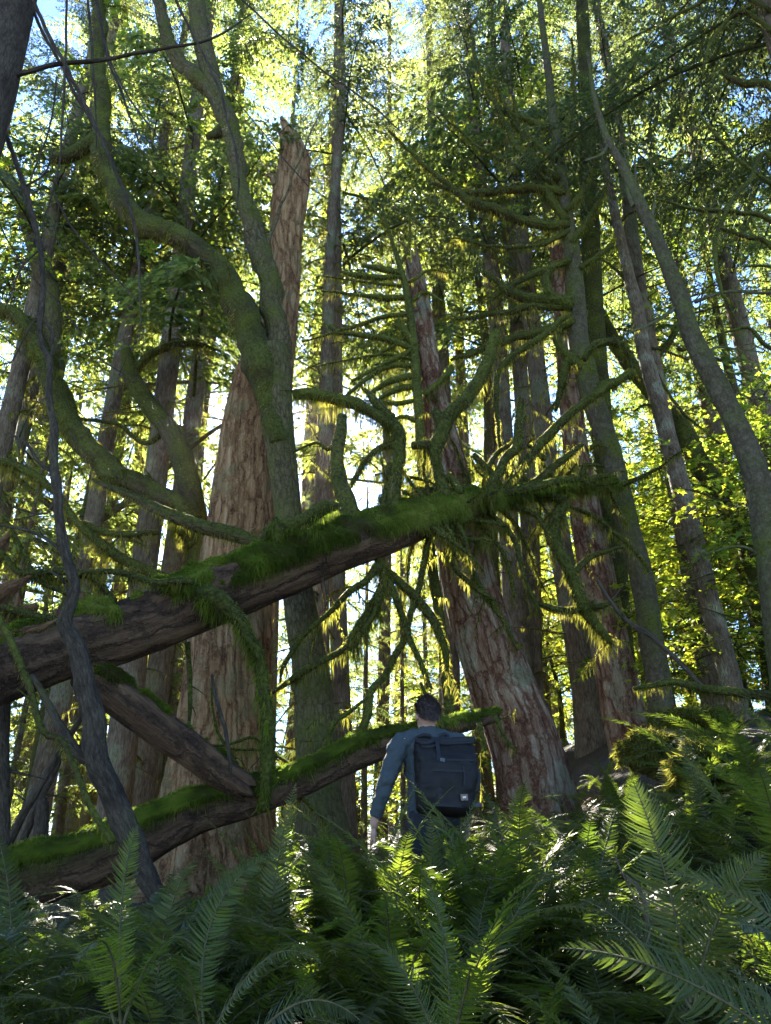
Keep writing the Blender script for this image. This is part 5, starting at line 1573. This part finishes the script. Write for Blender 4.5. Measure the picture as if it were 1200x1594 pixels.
strip([(-.075, -.112, .50), (-.07, -.150, .44), (-.068, -.185, .34), (-.066, -.205, .20), (-.066, -.2, .08)], .014, .003, [M['packdark']], 'centre_strap')
strip([(-.05, -.187, .335), (.05, -.196, .338), (.185, -.182, .345)], .006, .004, [M['packdark']], 'zip')
strip([(-.06, -.192, .335), (-.045, -.198, .332), (-.03, -.2, .33)], .012, .006, [M['grey']], 'buckle')
strip([(.205, -.12, .32), (.228, -.13, .27), (.228, -.13, .20), (.21, -.125, .16)], .011, .003, [M['packdark']], 'side_strap', (0, -1, 0))
strip([(.18, -.16, .06), (.23, -.12, .075), (.25, -.05, .08)], .018, .008, [M['grey']], 'hip_strap', (0, -.3, 1))
strip([(-.20, -.13, .27), (-.10, -.205, .262), (.05, -.214, .262), (.19, -.175, .27)], .008, .003, [M['packdark']], 'lash_strap')
strip([(-.19, -.12, .05), (-.08, -.19, .045), (.08, -.19, .045), (.18, -.14, .05)], .010, .004, [M['packdark']], 'lash_strap')
strip([(-.02, -.03, .49), (-.02, -.045, .535), (.03, -.045, .54), (.03, -.03, .49)], .010, .004, [M['packdark']], 'grab_handle', (0, -1, .2))
strip([(.10, -.200, .30), (.105, -.213, .24), (.10, -.216, .17)], .007, .003, [M['packdark']], 'loose_strap')
strip([(.075, -.2125, .095), (.125, -.2105, .100)], .020, .002, [M['patch']], 'patch')
strip([(.088, -.2155, .096), (.112, -.2148, .099)], .006, .0012, [M['white']], 'patch_mark')
for s_, nm in ((-1, 'shoulder_strap'), (1, 'shoulder_strap')):
    strip([(s_ * .08 - .07, -.035, .46), (s_ * .085 - .08, .02, .545), (s_ * .10 - .08, .12, .545), (s_ * .12 - .08, .22, .46), (s_ * .13 - .08, .245, .3)], .028, .007, [M['packdark']], nm, (0, -.6, .8))

# ---- haze, light, sky, camera ----------------------------------------------------
hz = MB()
x0, x1, y0, y1, z0, z1 = -156, 156, -46, 186, -6, 60
hz.add([(x, y, z) for x in (x0, x1) for y in (y0, y1) for z in (z0, z1)], [np.array([[0, 1, 3, 2], [4, 6, 7, 5], [0, 4, 5, 1], [2, 3, 7, 6], [0, 2, 6, 4], [1, 5, 7, 3]])], smooth=False)
hm, nt = mat_new('haze air')
v = N_(nt, 'ShaderNodeVolumePrincipled', i_Density=.0002, i_Anisotropy=.82)
v.inputs['Color'].default_value = (.93, .95, 1, 1)
nt.links.new(v.outputs[0], N_(nt, 'ShaderNodeOutputMaterial').inputs['Volume'])
ho = hz.build('haze', [hm])
ho['kind'] = 'stuff'
ho['label'] = 'thin pale haze in the forest air'
ho['category'] = 'haze'

SUN_AZ, SUN_EL = math.radians(-10.8), math.radians(33.5)
sd = Vector((math.sin(SUN_AZ) * math.cos(SUN_EL), math.cos(SUN_AZ) * math.cos(SUN_EL), math.sin(SUN_EL)))
sl = bpy.data.lights.new('sun', 'SUN')
sl.energy = 5.0
sl.angle = math.radians(.53)
sl.color = (1.0, .93, .80)
so = bpy.data.objects.new('sun', sl)
COL.objects.link(so)
so.rotation_euler = (-sd).to_track_quat('-Z', 'Y').to_euler()
w = bpy.data.worlds.new('World')
S.world = w
w.use_nodes = True
nt = w.node_tree
bgn = nt.nodes['Background']
sky = nt.nodes.new('ShaderNodeTexSky')
sky.sky_type = 'NISHITA'
sky.sun_disc = False
sky.sun_elevation = SUN_EL
sky.sun_rotation = SUN_AZ
sky.air_density = .75
sky.dust_density = .0
sky.ozone_density = 6.0
nt.links.new(sky.outputs[0], bgn.inputs[0])
bgn.inputs[1].default_value = .05

cd = bpy.data.cameras.new('camera')
cd.sensor_fit = 'VERTICAL'
cd.sensor_height = 36.0
cd.sensor_width = 36.0
cd.lens = 36.0 * FPX / 1594.0
cd.clip_start = .02
cd.clip_end = 3000
co = bpy.data.objects.new('camera', cd)
COL.objects.link(co)
co.location = CAM
co.rotation_euler = (math.radians(90) + PITCH, 0, 0)
S.camera = co
S.view_settings.view_transform = 'Standard'
S.view_settings.look = 'None'
S.view_settings.exposure = 3.8
S.view_settings.gamma = 1.0
cy = S.cycles
cy.max_bounces = 6
cy.diffuse_bounces = 4
cy.glossy_bounces = 2
cy.transmission_bounces = 5
cy.volume_bounces = 0
cy.sample_clamp_indirect = 6.0
cy.use_denoising = True
